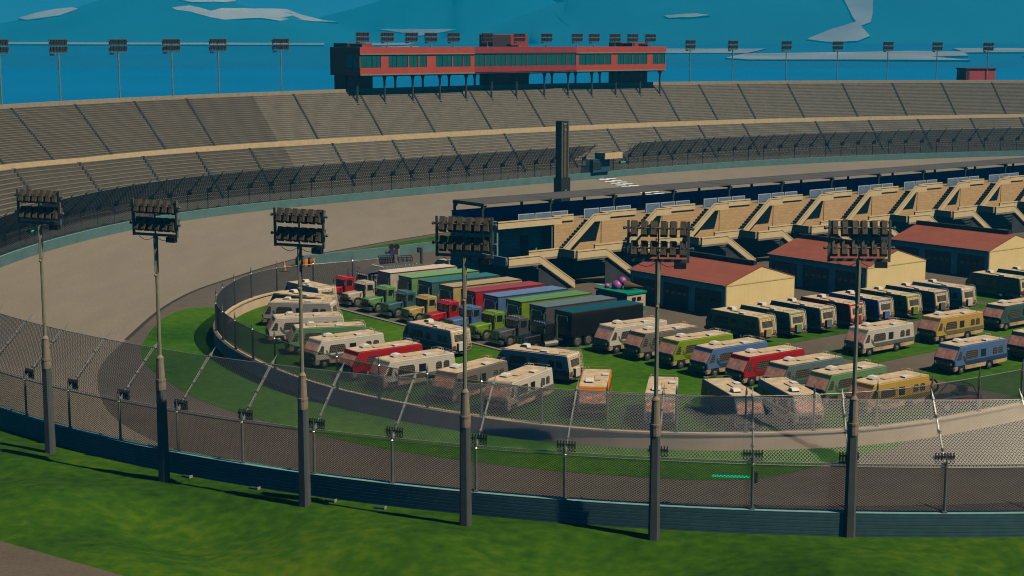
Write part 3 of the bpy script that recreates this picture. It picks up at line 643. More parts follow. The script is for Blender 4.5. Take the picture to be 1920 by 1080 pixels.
b = MB(); b.box(-.02, 4.8, .02, 6.6, 3.08, 3.29); b.box(4.81, 9.62, 2.98, 6.6, 3.08, 3.285); bay_parts.append(b.obj('deck_slab', [M_TERR], pit))
b = MB()
for i in range(11): b.box(4.8 + i * .4, 5.24 + i * .4, .26, 2.97, 3.0 - (i + 1) * .27 + .16, 3.0 - (i + 1) * .27 + .26)
bay_parts.append(b.obj('lower_stairs', [M_STEP], pit))
b = MB(); b.prof([(4.3, .0), (9.1, .0), (4.3, 3.22)], .262, .32); bay_parts.append(b.obj('stair_side_panel', [mat('stair_side_shade', (.045, .055, .075), .9, .2, .6)], pit))  # dark panel: the shade below the stairs put into its colour
b = MB(); slant(b, 10.05, 3.3, 14.5, 6.85, .9, 2.85, 3.05); b.box(14.51, 16.9, 2.85, 3.05, 6.88, 7.75); b.box(14.5, 16.93, 2.83, 3.07, 7.6, 7.64, 1); slant(b, 10.05, 4.06, 14.49, 7.6, .04, 2.83, 3.06, 1); b.box(16.7, 16.9, 3.06, 4.39, 6.88, 7.74); bay_parts.append(b.obj('stair_rail', [M_PARA, M_CAP], pit))
b = MB()
for i in range(13): b.box(10.0 + i * .36, 10.42 + i * .36, 3.06, 4.48, 3.3 + (i + .55) * .285, 3.3 + (i + 1) * .285)
for i in range(13): b.box(9.985 + i * .36, 10.02 + i * .36, 3.06, 4.48, 3.3 + (i + .8) * .285, 3.31 + (i + 1) * .285, 1)
bay_parts.append(b.obj('upper_stairs', [M_STEP, mat('stair_nosing', (.25, .3, .33), .5)], pit))
b = MB(); beam_box(b, 16.92, 22.3, 4.35, 4.55, 7.05, 7.75); bay_parts.append(b.obj('terrace_parapet', [M_PARA, M_CAP], pit))
b = MB(); b.box(14.3, 16.7, 3.06, 4.5, 6.9, 7.02); bay_parts.append(b.obj('stair_landing', [M_TERR], pit))
scr = []
for j in range(3):
    x0 = 14.95 + j * 2.46; b = MB(); b.box(x0 + .1, x0 + 2.2, 5.25, 5.31, 7.1, 8.0)
    pn = b.obj('glass_screen', [M_SCREEN], pit); b = MB()
    b.box(x0, x0 + 2.3, 5.22, 5.34, 8.0, 8.1); b.box(x0, x0 + .1, 5.22, 5.34, 7.03, 8.0); b.box(x0 + 2.2, x0 + 2.3, 5.22, 5.34, 7.03, 8.0); b.obj('screen_frame', [mat('screen_frame_blue', (.5, .58, .7), .4)], pn); bay_parts.append(pn); scr.append(pn)
b = MB(); b.box(1.2, 10.7, 6.1, 11.95, 9.4, 9.5); 
bay_parts.append(b.obj('canopy_roof', [M_CANOPY], pit))
b = MB(); b.bar((1.15, 6.1, 9.28), (1.15, 11.95, 9.28), .14, .3)
for y in (6.4, 11.7):
    b.box(1.05, 1.3, y - .12, y + .12, 7.02, 9.25); b.prof([(1.06, 8.7), (1.3, 8.7), (1.3, 9.24), (1.8, 9.24)], y - .1, y + .1)
bay_parts.append(b.obj('canopy_frame', [mat('canopy_steel', (.035, .05, .06), .6)], pit))
b = MB(); b.box(20.4, 21.4, 4.46, 4.52, 3.3, 5.6); 
for k in range(1, NB):
    for p in bay_parts:
        c = dup(p, pit); c.location = (k * LB, 0, 0)
def solo(nm, boxes, m):
    b = MB()
    for x in boxes: b.box(*x)
    return b.obj(nm, m, pit)
solo('lower_wall', [(.9, XE, 6.6, 11.9, -.1, 3.07)], [M_LOWER]); solo('end_wall', [(.7, .89, 3.1, 11.9, 3.3, 6.99), (.7, .89, 6.6, 11.9, -.1, 3.07), (-.2, -.02, .3, 6.5, 3.3, 4.2)], [M_LOWER])
solo('recessed_wall', [(.9, 9.7, 6.4, 6.59, 3.29, 6.99), (9.71, 9.9, 4.7, 6.59, 3.29, 6.99)], [M_LOWER])
solo('brick_wall', [(9.91, XE, 4.5, 6.59, 3.29, 6.99)], [M_BRICK])
solo('wall_joint', [(16.9 + k * LB, 16.98 + k * LB, 4.47, 4.499, 3.3, 6.98) for k in range(NB)] , [M_CAP])
solo('terrace_floor', [(.9, 9.7, 3.06, 11.9, 7.0, 7.03), (9.71, XE, 4.56, 11.9, 7.0, 7.03)], [M_TERR])
b = MB(); beam_box(b, .7, 9.7, 2.85, 3.05, 6.95, 7.78); beam_box(b, 9.72, 12.66, 4.35, 4.55, 7.05, 7.75); beam_box(b, .7, .9, 3.06, 11.6, 7.03, 7.76); b.obj('terrace_parapet', [M_PARA, M_CAP], pit)
solo('terrace_back_wall', [(.9, XE, 11.7, 11.9, 7.031, 8.2)], [M_BLUE]); solo('back_wall_cap', [(.85, XE, 11.65, 11.95, 8.2, 8.3)], [M_NAVY]); solo('rear_wall', [(.9, XE, 11.91, 12.05, -.1, 7.0)], [M_GREYC])
b = MB(); b.box(6.55, 7.6, 6.33, 6.395, 3.31, 5.5); d_ = b.obj('door', [M_DOORD], pit); b = MB(); b.ball((7.45, 6.3, 4.3), .06); b.obj('handle', [M_CHROME], d_)
for p in scr:
    c = dup(p, pit); c.location = (-LB, 0, 0)

# ------------------------------------------------------------------ garages
M_GW = lines('garage_cream_siding', (.95, .77, .39), .62, .88, .06, axis='x', rough=.8, var=.06, scale=.5); M_GS = mat('garage_trim', (.72, .74, .6), .8); M_GR = brick('red_roof_sheet', (.33, .10, .07), (.28, .085, .06), (.2, .06, .05), 1.6, 1.1, ax=('y', 'x'), msize=.025); M_GD = lines('roller_door', (.05, .075, .11), .32, .7, .12, rough=.5)
def garage(x, y, label):
    r = tag(empty('garage', (x, y, 0), HU), label, 'garage', 'garages behind the motorhomes')
    Wd, Ln, He, Hr = 9.85, 14.2, 3.3, 4.75
    b = MB(); b.prof([(0, 0), (Wd, 0), (Wd, He), (Wd / 2, Hr), (0, He)], 0, Ln); b.obj('wall', [M_GW], r)
    for sg in (0, 1):
        b = MB(); x0, x1 = (-.3, Wd / 2) if sg == 0 else (Wd / 2, Wd + .05); zs = lambda xx: He + (Hr - He) * (1 - abs(xx - Wd / 2) / (Wd / 2))
        b.prof([(x0, zs(x0) + .02), (x1, zs(x1) + .02), (x1, zs(x1) + .1), (x0, zs(x0) + .1)], -.03, Ln + .15); b.obj('roof_slope', [M_GR], r)
    b = MB(); b.box(Wd / 2 - .2, Wd / 2 + .25, .9, Ln + .1, Hr + .1, Hr + .5); b.obj('ridge_cap', [M_DARK], r)
    b = MB(); b.box(-.06, -.005, .02, Ln, 2.6, He - .05)
    for y0, y1 in ((.02, .62), (4.45, 5.3), (9.1, 10.0), (13.8, Ln)): b.box(-.06, -.005, y0, y1, 0, 2.6)
    b.obj('front_trim', [M_GS], r)
    b = MB(); b.bar((-.36, -.02, He - .02), (-.36, Ln + .1, He - .02), .12, .1); b.cyl((-.12, .1, .02), (-.12, .1, He - .1), .05, .05, 6); b.cyl((-.12, Ln - .1, .02), (-.12, Ln - .1, He - .1), .05, .05, 6); b.obj('gutter', [mat('gutter_steel', (.16, .17, .16), .6)], r)
    b = MB(); b.box(0, Wd, -.03, -.002, He - .12, He - .02); b.obj('gable_trim', [mat('gable_trim_ochre', (.72, .56, .28), .8)], r)
    for y0 in (.64, 5.32, 10.02):
        b = MB(); b.box(-.03, -.005, y0, y0 + 3.77, .0, 2.58); d = b.obj('roller_door', [M_GD], r)
        b = MB()
        for j in range(4): b.box(-.04, -.031, y0 + .3 + j * .85, y0 + .85 + j * .85, 1.45, 1.75)
        b.obj('door_window', [M_GLASS], d)
garage(21.31, 151.6, 'cream garage with red roof nearest the parked trucks')
garage(38.1, 163.98, 'cream garage with red roof, the middle one of three')
garage(55.3, 177.4, 'cream garage with red roof farthest to the right')

# ------------------------------------------------------------------ motorhomes
PAL = {'white': (.74, .71, .64), 'tan': (.62, .52, .26), 'green': (.17, .34, .17), 'red': (.48, .012, .02), 'grey': (.20, .19, .17), 'orange': (.82, .26, .01), 'teal': (.14, .24, .23), 'yellow': (.66, .44, .10), 'blue': (.11, .22, .48), 'lime': (.26, .40, .01), 'olive': (.45, .38, .14), 'slate': (.14, .21, .23), 'navy': (.15, .17, .19), 'dgreen': (.13, .22, .11), 'dteal': (.05, .13, .12), 'royal': (.10, .20, .50), 'dlime': (.19, .32, .02)}
RVP = {k: lines('camper_siding_' + k, c, .17, .72, .22, rough=.55, var=.08, scale=.8) for k, c in PAL.items()}
STR = {'white': (.16, .18, .17), 'yellow': (.2, .2, .09), 'blue': (.03, .07, .2), 'red': (.28, .01, .015), 'green': (.06, .16, .08), 'lime': (.12, .22, .01)}
RVS = {k: lines('camper_stripe_' + k, STR.get(k, tuple(x * .55 for x in PAL[k])), .17, .75, .22, rough=.6) for k in PAL}
M_RROOF = mat('camper_roof', (.60, .48, .35), .8, .22, 1.6, detail=8); M_RSK = mat('camper_skirt', (.56, .40, .22), .8, .25, 1.3); M_REAR = mat('camper_rear_panel', (.66, .53, .34), .7, .1, 1)
M_AC = mat('white_plastic_unit', (.78, .77, .74), .5, .05, 2); M_RWS = mat('curtained_windscreen', (.88, .41, .31), .5, .35, 2.4, spec=.4)
M_FRAME = mat('window_frame', (.5, .45, .36), .5)
def win_mat():
    m = brick('blind_window', (.02, .022, .025), (.03, .03, .032), (.26, .22, .17), .2, .16, msize=.018, rough=.3); return m
M_BLIND = win_mat()
def make_rv():
    r = empty('motorhome')
    side = [(3.62, .72), (3.66, 1.18), (3.12, 2.1), (3.02, 2.32), (2.9, 2.36), (-3.02, 2.36), (-3.14, 2.28), (-3.36, 1.0), (-3.32, .72)]
    b = MB(); b.prof(side, -1.09, 1.09, 0, .05); b.obj('body', [RVP['white']], r)
    sk = [(3.66, .36), (3.68, .71), (-3.34, .71), (-3.28, .42)]
    arch = lambda x: [(x - .52, .38), (x - .45, .72 - .02), (x + .45, .70), (x + .52, .38)]
    pl = [(-3.28, .42)] + arch(-.95) + arch(2.75) + [(3.66, .36), (3.68, .712), (-3.34, .712)]
    b = MB(); b.prof(pl, -1.07, -.98); b.prof(pl, .98, 1.07); b.box(-3.3, 3.64, -.975, .975, .40, .71); b.obj('skirt', [M_RSK], r)
    b = MB()
    for x in (-.95, 2.75): b.box(x - .44, x + .44, -1.072, 1.072, .45, .715)
    b.obj('wheel_arch', [M_DARK], r)
    b = MB(); b.prof([(2.98, 2.362), (2.86, 2.40), (-2.98, 2.40), (-3.08, 2.362)], -1.0, 1.0); b.obj('roof', [M_RROOF], r)
    b = MB(); b.bar((3.0, 1.03, 2.36), (-3.06, 1.03, 2.36), .07, .07); b.bar((3.0, -1.03, 2.36), (-3.06, -1.03, 2.36), .07, .07); b.obj('roof_edge', [RVP['white']], r)
    b = MB(); b.prof([(1.95, 2.4), (1.95, 2.5), (1.75, 2.66), (1.3, 2.66), (1.2, 2.4)], -.62, -.02, 0, .03); a = b.obj('air_conditioner', [M_AC], r)
    b = MB(); b.box(1.955, 1.97, -.55, -.1, 2.42, 2.5); b.obj('grille', [M_DARK], a)
    b = MB(); b.box(-.9, 1.1, -.02, .42, 2.402, 2.47); b.obj('roof_hatch', [M_RROOF], r)
    b = MB(); b.box(-1.15, -.5, .5, .95, 2.402, 2.52); b.box(-1.1, -.55, .48, .5, 2.42, 2.5, 1); b.obj('roof_vent', [M_AC, M_DARK], r)
    b = MB(); b.path([(-2.3, .95, 2.4), (-2.3, .95, 2.58), (-3.0, .95, 2.58), (-3.0, -.95, 2.58), (-2.3, -.95, 2.58), (-2.3, -.95, 2.4)], .02, 4); b.obj('luggage_rail', [M_STEEL], r)
    # windscreen: two curtained halves in one frame, lying on the sloping nose
    p0 = Vector((3.69, 0, 1.22)); p1 = Vector((3.18, 0, 2.06)); n = Vector((.84, 0, .51)).normalized()
    def slab(b, t0, t1, y0, y1, th, mi=0):
        q = [p0.lerp(p1, t0), p0.lerp(p1, t1)]; vs = [Vector((c.x, y, c.z)) + n * h for h in (0, th) for c, y in ((q[0], y0), (q[0], y1), (q[1], y1), (q[1], y0))]
        b.add(vs, [(0, 1, 2, 3), (4, 5, 6, 7), (0, 1, 5, 4), (1, 2, 6, 5), (2, 3, 7, 6), (3, 0, 4, 7)], mi)
    b = MB(); slab(b, .02, .98, -1.0, 1.0, .02); f = b.obj('windscreen_frame', [M_FRAME], r)
    b = MB(); slab(b, .08, .92, -.93, -.03, .035); slab(b, .08, .92, .03, .93, .035); b.obj('windscreen', [M_RWS], r)
    b = MB(); b.box(3.685, 3.74, -.85, .85, .74, 1.08)
    for i in range(4): b.box(3.741, 3.75, -.8, .8, .78 + i * .08, .8 + i * .08, 1)
    b.obj('front_grille', [M_DARK, M_STEEL], r)
    b = MB(); b.box(3.6, 3.82, -1.08, 1.08, .42, .62); b.obj('bumper', [mat('bumper_dark', (.1, .09, .08), .5)], r)
    for y in (-.8, .8): b = MB(); b.cyl((3.74, y, .92), (3.775, y, .92), .11, .11, 10); b.obj('headlight', [M_CHROME], r)
    for sg in (-1, 1):
        Y0, Y1 = (1.091, 1.115) if sg > 0 else (-1.115, -1.091)
        b = MB(); b.prof([(3.42, 1.27), (2.85, 1.27), (2.78, 1.85), (3.0, 1.98), (3.05, 1.9)], Y0, Y1); b.obj('cab_window', [M_BLIND], r)
        b = MB(); b.prof([(2.32, 1.25), (.68, 1.25), (.72, 1.78), (.85, 1.9), (2.1, 1.9), (2.22, 1.8)], Y0, Y1); b.obj('side_window', [M_BLIND], r)
        b = MB(); b.prof([(.28, 1.25), (-.36, 1.25), (-.36, 1.86), (.28, 1.86)], Y0, Y1); b.obj('door_window', [M_GLASS], r)
        for x in (-1.62, -2.36):
            b = MB(); b.prof([(x + .28, 1.28), (x - .28, 1.28), (x - .28, 1.72), (x - .18, 1.84), (x + .18, 1.84), (x + .28, 1.72)], Y0, Y1); b.obj('rear_side_window', [M_BLIND], r)
        b = MB(); st = [(2.62, 1.55), (2.5, 1.55), (2.38, 1.3), (2.1, 1.1), (-3.3, 1.1), (-3.345, .78), (1.95, .78), (2.3, .95), (2.55, 1.22)]
        b.prof(st, Y0 - (.0 if sg < 0 else 0) + (.006 if sg < 0 else -.0), Y1 - (.006 if sg > 0 else 0)); b.obj('stripe', [RVS['white']], r)
        for x in (-.95, 2.75):
            b = MB(); y_ = sg * .98; b.cyl((x, y_ - sg * .12, .36), (x, y_ + sg * .1, .36), .36, .36, 14); w = b.obj('wheel', [M_TYRE], r)
            b = MB(); b.cyl((x, y_ + sg * .1, .36), (x, y_ + sg * .14, .36), .2, .12, 10); b.obj('hubcap', [M_RIM], w)
    # rear face
    def rx(z): return -3.14 + (2.28 - z) * (-.22 / 1.28) - .005
    def rear(b, y0, y1, z0, z1, th, mi=0):
        vs = [(rx(z) - h, y, z) for h in (0, th) for z, y in ((z0, y0), (z0, y1), (z1, y1), (z1, y0))]
        b.add(vs, [(0, 1, 2, 3), (4, 5, 6, 7), (0, 1, 5, 4), (1, 2, 6, 5), (2, 3, 7, 6), (3, 0, 4, 7)], mi)
    b = MB(); rear(b, -1.0, 1.0, 1.02, 2.2, .02); b.box(-3.385, -3.34, -1.0, 1.0, .74, 1.02); b.obj('rear_panel', [M_REAR], r)
    b = MB(); rear(b, -.55, .75, 1.42, 1.98, .04); b.obj('rear_window', [mat('rear_blind', (.035, .035, .04), .35)], r)
    b = MB()
    for i in range(5): rear(b, -.5, .7, 1.47 + i * .1, 1.5 + i * .1, .055)
    b.obj('rear_blind_slats', [mat('blind_slat', (.2, .18, .15))], r)
    b = MB(); b.box(-3.62, -3.39, -.15, .55, .62, 1.3); b.obj('spare_wheel_cover', [RVP['white']], r)
    b = MB()
    for y in (-.92, -.66): b.path([(-3.52, y, .8), (-3.36, y, 2.2), (-3.2, y, 2.52), (-2.9, y, 2.52)], .025, 4)
    for i in range(6): z = .95 + i * .24; x = -3.5 + (z - .8) * .16 / 1.4; b.cyl((x, -.92, z), (x, -.66, z), .022, .022, 4)
    b.obj('ladder', [mat('ladder_alloy', (.7, .66, .55), .4)], r)
    for y in (-.85, .85): b = MB(); b.box(-3.42, -3.386, y - .13, y + .13, .8, 1.08); b.obj('tail_light', [mat('tail_lens', (.35, .03, .02), .3)], r)
    b = MB()
    for i in range(4): b.box(rx(2.1) - .04, rx(2.1) - .01, -.6 + i * .4, -.5 + i * .4, 2.07, 2.12)
    b.obj('marker_light', [mat('marker_dark', (.1, .03, .02))], r)
    b = MB(); b.box(-3.5, -3.3, -1.05, 1.05, .42, .56); b.obj('rear_bumper', [mat('bumper_dark', (.1, .09, .08), .5)], r)
    b = MB(); b.cyl((-3.0, 0, .36), (3.4, 0, .36), .07, .07, 5); b.box(-1.02, -.88, -.9, .9, .3, .42); b.box(2.68, 2.82, -.9, .9, .3, .42); b.obj('chassis', [M_DARK], r)
    return r
RVSRC = make_rv()
RVL = [
 ('white', -20.8, 158.1, 129, 'white motorhome with blue shaded side, farthest of the left cluster below the red truck'),
 ('tan', -20.7, 151.7, 148, 'tan motorhome wedged between two white ones at the far left wall'),
 ('white', -20.3, 147.6, 172, 'white motorhome broadside below the tan one in the left cluster'),
 ('white', -18.8, 139.8, -165, 'white motorhome with its nose in the wall shadow, just above the pale green one'),
 ('green', -16.2, 134.6, -166, 'pale green motorhome crossed by the third floodlight pole'),
 ('white', -14.2, 129.8, -142.5, 'white motorhome between the pale green and the left red one'),
 ('red', -10.6, 125.0, -142.5, 'red motorhome in the left cluster'),
 ('white', -7.8, 121.2, -142.5, 'white motorhome just right of the left red one'),
 ('grey', -3.1, 117.3, -127, 'dark grey motorhome crossed by the fourth floodlight pole'),
 ('white', .6, 114.2, -120, 'white motorhome between the dark grey and the orange one, close to the near fence'),
 ('white', 2.3, 123.4, 149, 'white motorhome showing its shaded side and tan rear behind the orange one'),
 ('white', -6.6, 134.6, 132, 'white motorhome alone on grass beside the truck cabs'),
 ('orange', 6.2, 112.7, -96, 'orange motorhome facing the near fence'),
 ('white', 10.9, 110.0, -98, 'white motorhome behind the fifth floodlight pole, nose to the fence'),
 ('teal', 15.9, 109.5, -76, 'slate teal motorhome end-on to the near fence'),
 ('white', 20.1, 109.7, -76, 'white motorhome end-on to the near fence beside the slate teal one'),
 ('yellow', 28.2, 112.8, -144, 'yellow motorhome nearest the fence on the right'),
 ('green', 25.8, 116.2, -144, 'green motorhome between the slate and the near yellow one'),
 ('slate', 23.2, 119.6, -144.5, 'slate motorhome between the right red and the green one'),
 ('red', 20.7, 122.9, -144.5, 'red motorhome in the middle row right of the blue one'),
 ('blue', 18.2, 126.2, -144.5, 'light blue motorhome between the lime and the red one'),
 ('lime', 15.8, 129.6, -144.5, 'lime green motorhome between the grey and the light blue one'),
 ('grey', 13.3, 133.0, -144.5, 'brown grey motorhome crossed by the fifth floodlight pole'),
 ('white', 10.8, 136.0, -143.5, 'white motorhome parked beside the black truck trailer'),
 ('olive', 21.3, 141.2, 128, 'olive motorhome at the left end of the row by the garages'),
 ('green', 24.5, 143.6, 128, 'green motorhome second in the row by the garages'),
 ('slate', 27.8, 146.1, 128, 'slate motorhome third in the row by the garages'),
 ('red', 31.1, 148.4, 127.5, 'red motorhome with a red spare wheel cover in the row by the garages'),
 ('royal', 34.4, 150.8, 127, 'blue motorhome in the row by the garages'),
 ('dlime', 37.8, 153.3, 127, 'bright green motorhome in the row by the garages'),
 ('navy', 41.2, 155.8, 127, 'dark grey motorhome in the row by the garages'),
 ('white', 44.6, 158.2, 127.5, 'white motorhome at the right end of the row by the garages'),
 ('dgreen', 52.6, 164.8, 127.5, 'dark green motorhome before the right garage, its whole side in shade'),
 ('dgreen', 56.4, 167.5, 127.5, 'dark green motorhome against the right garage gable, cut by the picture edge'),
 ('white', 32.7, 134.8, -142.5, 'white motorhome with grey stripe standing broadside at the sixth floodlight pole'),
 ('yellow', 40.6, 140.5, -143, 'mustard yellow motorhome behind the striped white one'),
 ('dteal', 48.5, 147.0, -143, 'dark teal motorhome behind the mustard yellow one'),
 ('blue', 38.6, 127.3, -143.5, 'blue motorhome standing broadside above the buggy at the right'),
 ('dteal', 46.4, 132.8, -143.5, 'dark teal motorhome at the right edge behind the broadside blue one'),
]
for i, (c, x, y, h, lab) in enumerate(RVL):
    o = RVSRC if i == 0 else dup(RVSRC, None, {RVP['white'].name: RVP[c], RVS['white'].name: RVS[c]} if c != 'white' else None)
    o.location = (x, y, .06); o.rotation_euler = (0, 0, R(h)); tag(o, lab, 'motorhome', 'motorhomes parked in the infield')

# ------------------------------------------------------------------ semi trucks (local x forward, y to the left, origin under the trailer's front edge)
def paint(nm, c, r=.3): return mat('truck_paint_' + nm, tuple(x * .82 for x in c), r, .22, 1.1, spec=.5, detail=8)
TP = {'white': (.62, .56, .44), 'green': (.17, .36, .12), 'teal': (.06, .15, .15), 'tan': (.56, .42, .15), 'red': (.5, .012, .02), 'blue': (.10, .19, .42), 'lime': (.2, .36, .01), 'slate': (.10, .10, .105), 'black': (.012, .012, .014)}
TR_ = {'white': (.68, .62, .55), 'green': (.18, .42, .2), 'teal': (.04, .2, .24), 'tan': (.45, .38, .24), 'red': (.34, .06, .1), 'blue': (.13, .25, .5), 'lime': (.12, .3, .12), 'slate': (.13, .2, .25), 'black': (.006, .09, .14)}  # paler, bluer roof tones: the sky's reflection put into the roof colour
TPM = {k: paint(k, v) for k, v in TP.items()}; TRM = {k: mat('trailer_roof_' + k, v, .6, .1, .7) for k, v in TR_.items()}
M_TF = lines('trailer_side_black', (.02, .02, .022), .5, .8, .05, rough=.4)
def wheelset(b, w, x, sg, r=.5, y=1.12, wd=.34): pass
def make_truck(show=False):
    r = empty('semi_truck')
    P_ = TPM['white']
    if not show:
        b = MB(); b.box(-8.6, 0, -1.22, 1.22, .95, 3.14); b.obj('trailer', [P_], r)
        b = MB(); b.box(-8.55, -.03, -1.17, 1.17, 3.142, 3.2); b.obj('trailer_roof', [TRM['white']], r)
        b = MB(); 
        for y in (-1.2, 1.2): b.bar((-8.6, y, 3.14), (0, y, 3.14), .07, .1)
        b.bar((.0, -1.2, 3.14), (0, 1.2, 3.14), .07, .1); b.obj('roof_rail', [mat('rail_dark', (.06, .05, .04), .5)], r)
        b = MB(); b.box(.005, .16, -.85, .85, 1.5, 2.75); u_ = b.obj('cooling_unit', [P_], r); b = MB(); b.path([(.18, -.8, 2.8), (.18, .8, 2.8), (.18, .88, 2.4)], .035, 5); b.obj('pipe', [M_CHROME], u_)
    else:
        b = MB(); b.box(-8.4, 0, -1.2, 1.2, .95, 1.25); b.box(-.2, 0, -1.2, 1.2, 1.25, 2.5); b.box(-8.4, -8.2, -1.2, 1.2, 1.25, 2.5)
        for x in (-6, -4, -2): b.box(x, x + .12, -1.18, -1.06, 1.25, 2.5); b.box(x, x + .12, 1.06, 1.18, 1.25, 2.5)
        b.obj('trailer', [TPM['black']], r)
        b = MB(); b.prof([(-8.6, 2.5), (.2, 2.5), (.0, 2.62), (-1.8, 3.15), (-6.6, 3.15), (-8.4, 2.62)], -1.3, 1.3, 0, .25); b.obj('mesh_roof', [checker('mesh_roof_wire', (.12, .11, .1), (.05, .05, .05), 7)], r)
        b = MB()
        for i in range(12): b.ball((-1.8, -1.05 + i * .19, 3.2), .06, 0, 6, 4)
        for i in range(10): b.ball((-1.8 - i * .48, 1.07, 3.18), .05, 0, 6, 4)
        for i in range(6): b.ball((.22, -1.1 + i * .42, 2.45), .08, 0, 6, 4)
        b.obj('string_light', [mat('bulb_white', (.8, .8, .75), .3)], r)
        b = MB(); b.box(-6.5, -3.0, -.7, .7, 1.26, 1.9); b.cyl((-2.4, 0, 1.26), (-2.4, 0, 2.1), .35, .35, 10); b.obj('grill', [M_DARK], r)
    b = MB(); b.box(-8.3, 4.3, -.42, .42, .62, .8); b.obj('chassis', [M_DARK], r)
    for x in (-7.5, -6.4, -2.0, -.75):
        for sg in (-1, 1):
            b = MB(); b.cyl((x, sg * .75, .5), (x, sg * 1.2, .5), .5, .5, 14); w = b.obj('wheel', [M_TYRE], r)
            b = MB(); b.cyl((x, sg * 1.2, .5), (x, sg * 1.215, .5), .33, .3, 10); b.obj('rim', [M_RIM], w)
    b = MB(); 
    for i in range(4): b.box(-4.6, -2.75, -1.19, -1.14, .5 + i * .1, .56 + i * .1); b.box(-4.6, -2.75, 1.14, 1.19, .5 + i * .1, .56 + i * .1)
    b.obj('side_guard', [M_CHROME], r)
    # tractor
    cabp = [(1.75, .85), (1.75, 2.34), (1.87, 2.46), (2.75, 2.46), (2.87, 2.36), (2.97, 1.5), (2.97, .85)]
    b = MB(); b.prof(cabp, -.96, .96, 0, .07); b.obj('cab', [P_], r)
    b = MB(); b.prof([(2.98, .8), (2.98, 1.5), (4.78, 1.38), (4.86, 1.3), (4.86, .72)], -.66, .66, 0, .07); b.obj('hood', [P_], r)
    b = MB(); b.box(4.862, 4.93, -.62, .62, .62, 1.32)
    for i in range(6): b.box(4.931, 4.945, -.55 + i * .2, -.5 + i * .2, .66, 1.28, 1)
    b.obj('grille', [mat('grille_dark', (.07, .08, .09), .4), M_CHROME], r)
    b = MB(); b.box(4.75, 5.06, -1.1, 1.1, .3, .58); b.obj('bumper', [mat('bumper_steel', (.25, .27, .28), .3, metal=.7)], r)
    b = MB()
    vs = [(2.975, -.82, 1.6), (2.975, .82, 1.6), (2.9, .82, 2.24), (2.9, -.82, 2.24)]; b.add(vs + [(x + .03, y, z + .005) for x, y, z in vs], [(0, 1, 2, 3), (4, 5, 6, 7), (0, 1, 5, 4), (1, 2, 6, 5), (2, 3, 7, 6), (3, 0, 4, 7)]); ws = b.obj('windscreen', [M_GLASS], r)
    b = MB(); b.bar((3.0, 0, 1.58), (2.92, 0, 2.26), .06); b.obj('divider', [P_], ws)
    b = MB(); b.prof([(2.86, 2.24), (3.12, 2.18), (3.12, 2.22), (2.86, 2.36)], -.9, .9); b.obj('sun_visor', [P_], r)
    b = MB()
    for y in (-.7, -.35, 0, .35, .7): b.ball((2.7, y, 2.48), .05, 0, 6, 4)
    b.obj('roof_marker', [M_AC], r)
    for sg in (-1, 1):
        y0, y1 = sorted((sg * .962, sg * .985))
        b = MB(); b.prof([(2.05, 1.58), (2.7, 1.58), (2.68, 2.16), (2.05, 2.16)], y0, y1); b.obj('side_window', [M_GLASS], r)
        b = MB(); b.path([(2.9, sg * .95, 1.9), (3.1, sg * 1.22, 1.95)], .025, 4); b.box(3.06, 3.12, sg * 1.22 - .08, sg * 1.22 + .08, 1.65, 2.1); b.obj('mirror', [M_CHROME], r)
        b = MB(); x = 4.0; n = 9; vs = []
        for y in (sg * .72, sg * 1.18):
            for q in range(n): a = math.pi * (.02 + .96 * q / (n - 1)); vs.append((x + .66 * math.cos(a), y, .5 + .62 * math.sin(a)))
            for q in range(n): a = math.pi * (.02 + .96 * q / (n - 1)); vs.append((x + .58 * math.cos(a), y, .5 + .54 * math.sin(a)))
        k = 2 * n; fs = [(q, q + 1, k + q + 1, k + q) for q in range(n - 1)] + [(n + q, k + n + q, k + n + q + 1, n + q + 1) for q in range(n - 1)]
        fs += [(o_ + q, o_ + n + q, o_ + n + q + 1, o_ + q + 1) for o_ in (0, k) for q in range(n - 1)]
        b.add(vs, fs); b.obj('fender', [P_], r)
        b = MB(); b.cyl((x, sg * .8, .48), (x, sg * 1.12, .48), .48, .48, 14); w = b.obj('wheel', [M_TYRE], r)
        b = MB(); b.cyl((x, sg * 1.12, .48), (x, sg * 1.15, .48), .3, .22, 10); b.obj('rim', [M_RIM], w)
        b = MB(); b.cyl((1.45, sg * .9, .8), (1.45, sg * .9, 2.6), .11, .11, 8); b.cyl((1.45, sg * .9, 2.6), (1.45, sg * .9, 2.95), .07, .07, 8); b.cyl((1.45, sg * .9, 2.95), (1.3, sg * .9, 3.1), .07, .07, 8); b.obj('exhaust_stack', [M_CHROME], r)
        b = MB(); b.cyl((1.4, sg * .8, .62), (2.9, sg * .8, .62), .28, .28, 10); b.obj('fuel_tank', [M_STEEL], r)
        b = MB(); b.cyl((4.7, sg * .8, .98), (4.9, sg * .8, .98), .12, .14, 8); b.obj('headlight', [M_CHROME], r)
    return r
TSRC = make_truck()
TLIST = [('white', -12.75, 160.37), ('green', -10.3, 157.0), ('teal', -8.07, 153.9), ('tan', -5.8, 150.9), ('red', -3.52, 147.9), ('blue', -1.3, 144.9), ('lime', .9, 142.0), ('slate', 3.1, 139.1), ('black', 5.34, 136.2)]
TL = {'white': 'white semi truck with white box trailer, backmost of the trailer row', 'green': 'pale green semi truck with green trailer roof', 'teal': 'dark teal semi truck with teal trailer', 'tan': 'mustard semi truck with tan trailer', 'red': 'red semi truck with red box trailer', 'blue': 'blue semi truck with light blue trailer roof', 'lime': 'lime semi truck with green trailer', 'slate': 'charcoal semi truck with slate trailer', 'black': 'black semi truck with blue roofed black trailer, nearest of the row'}
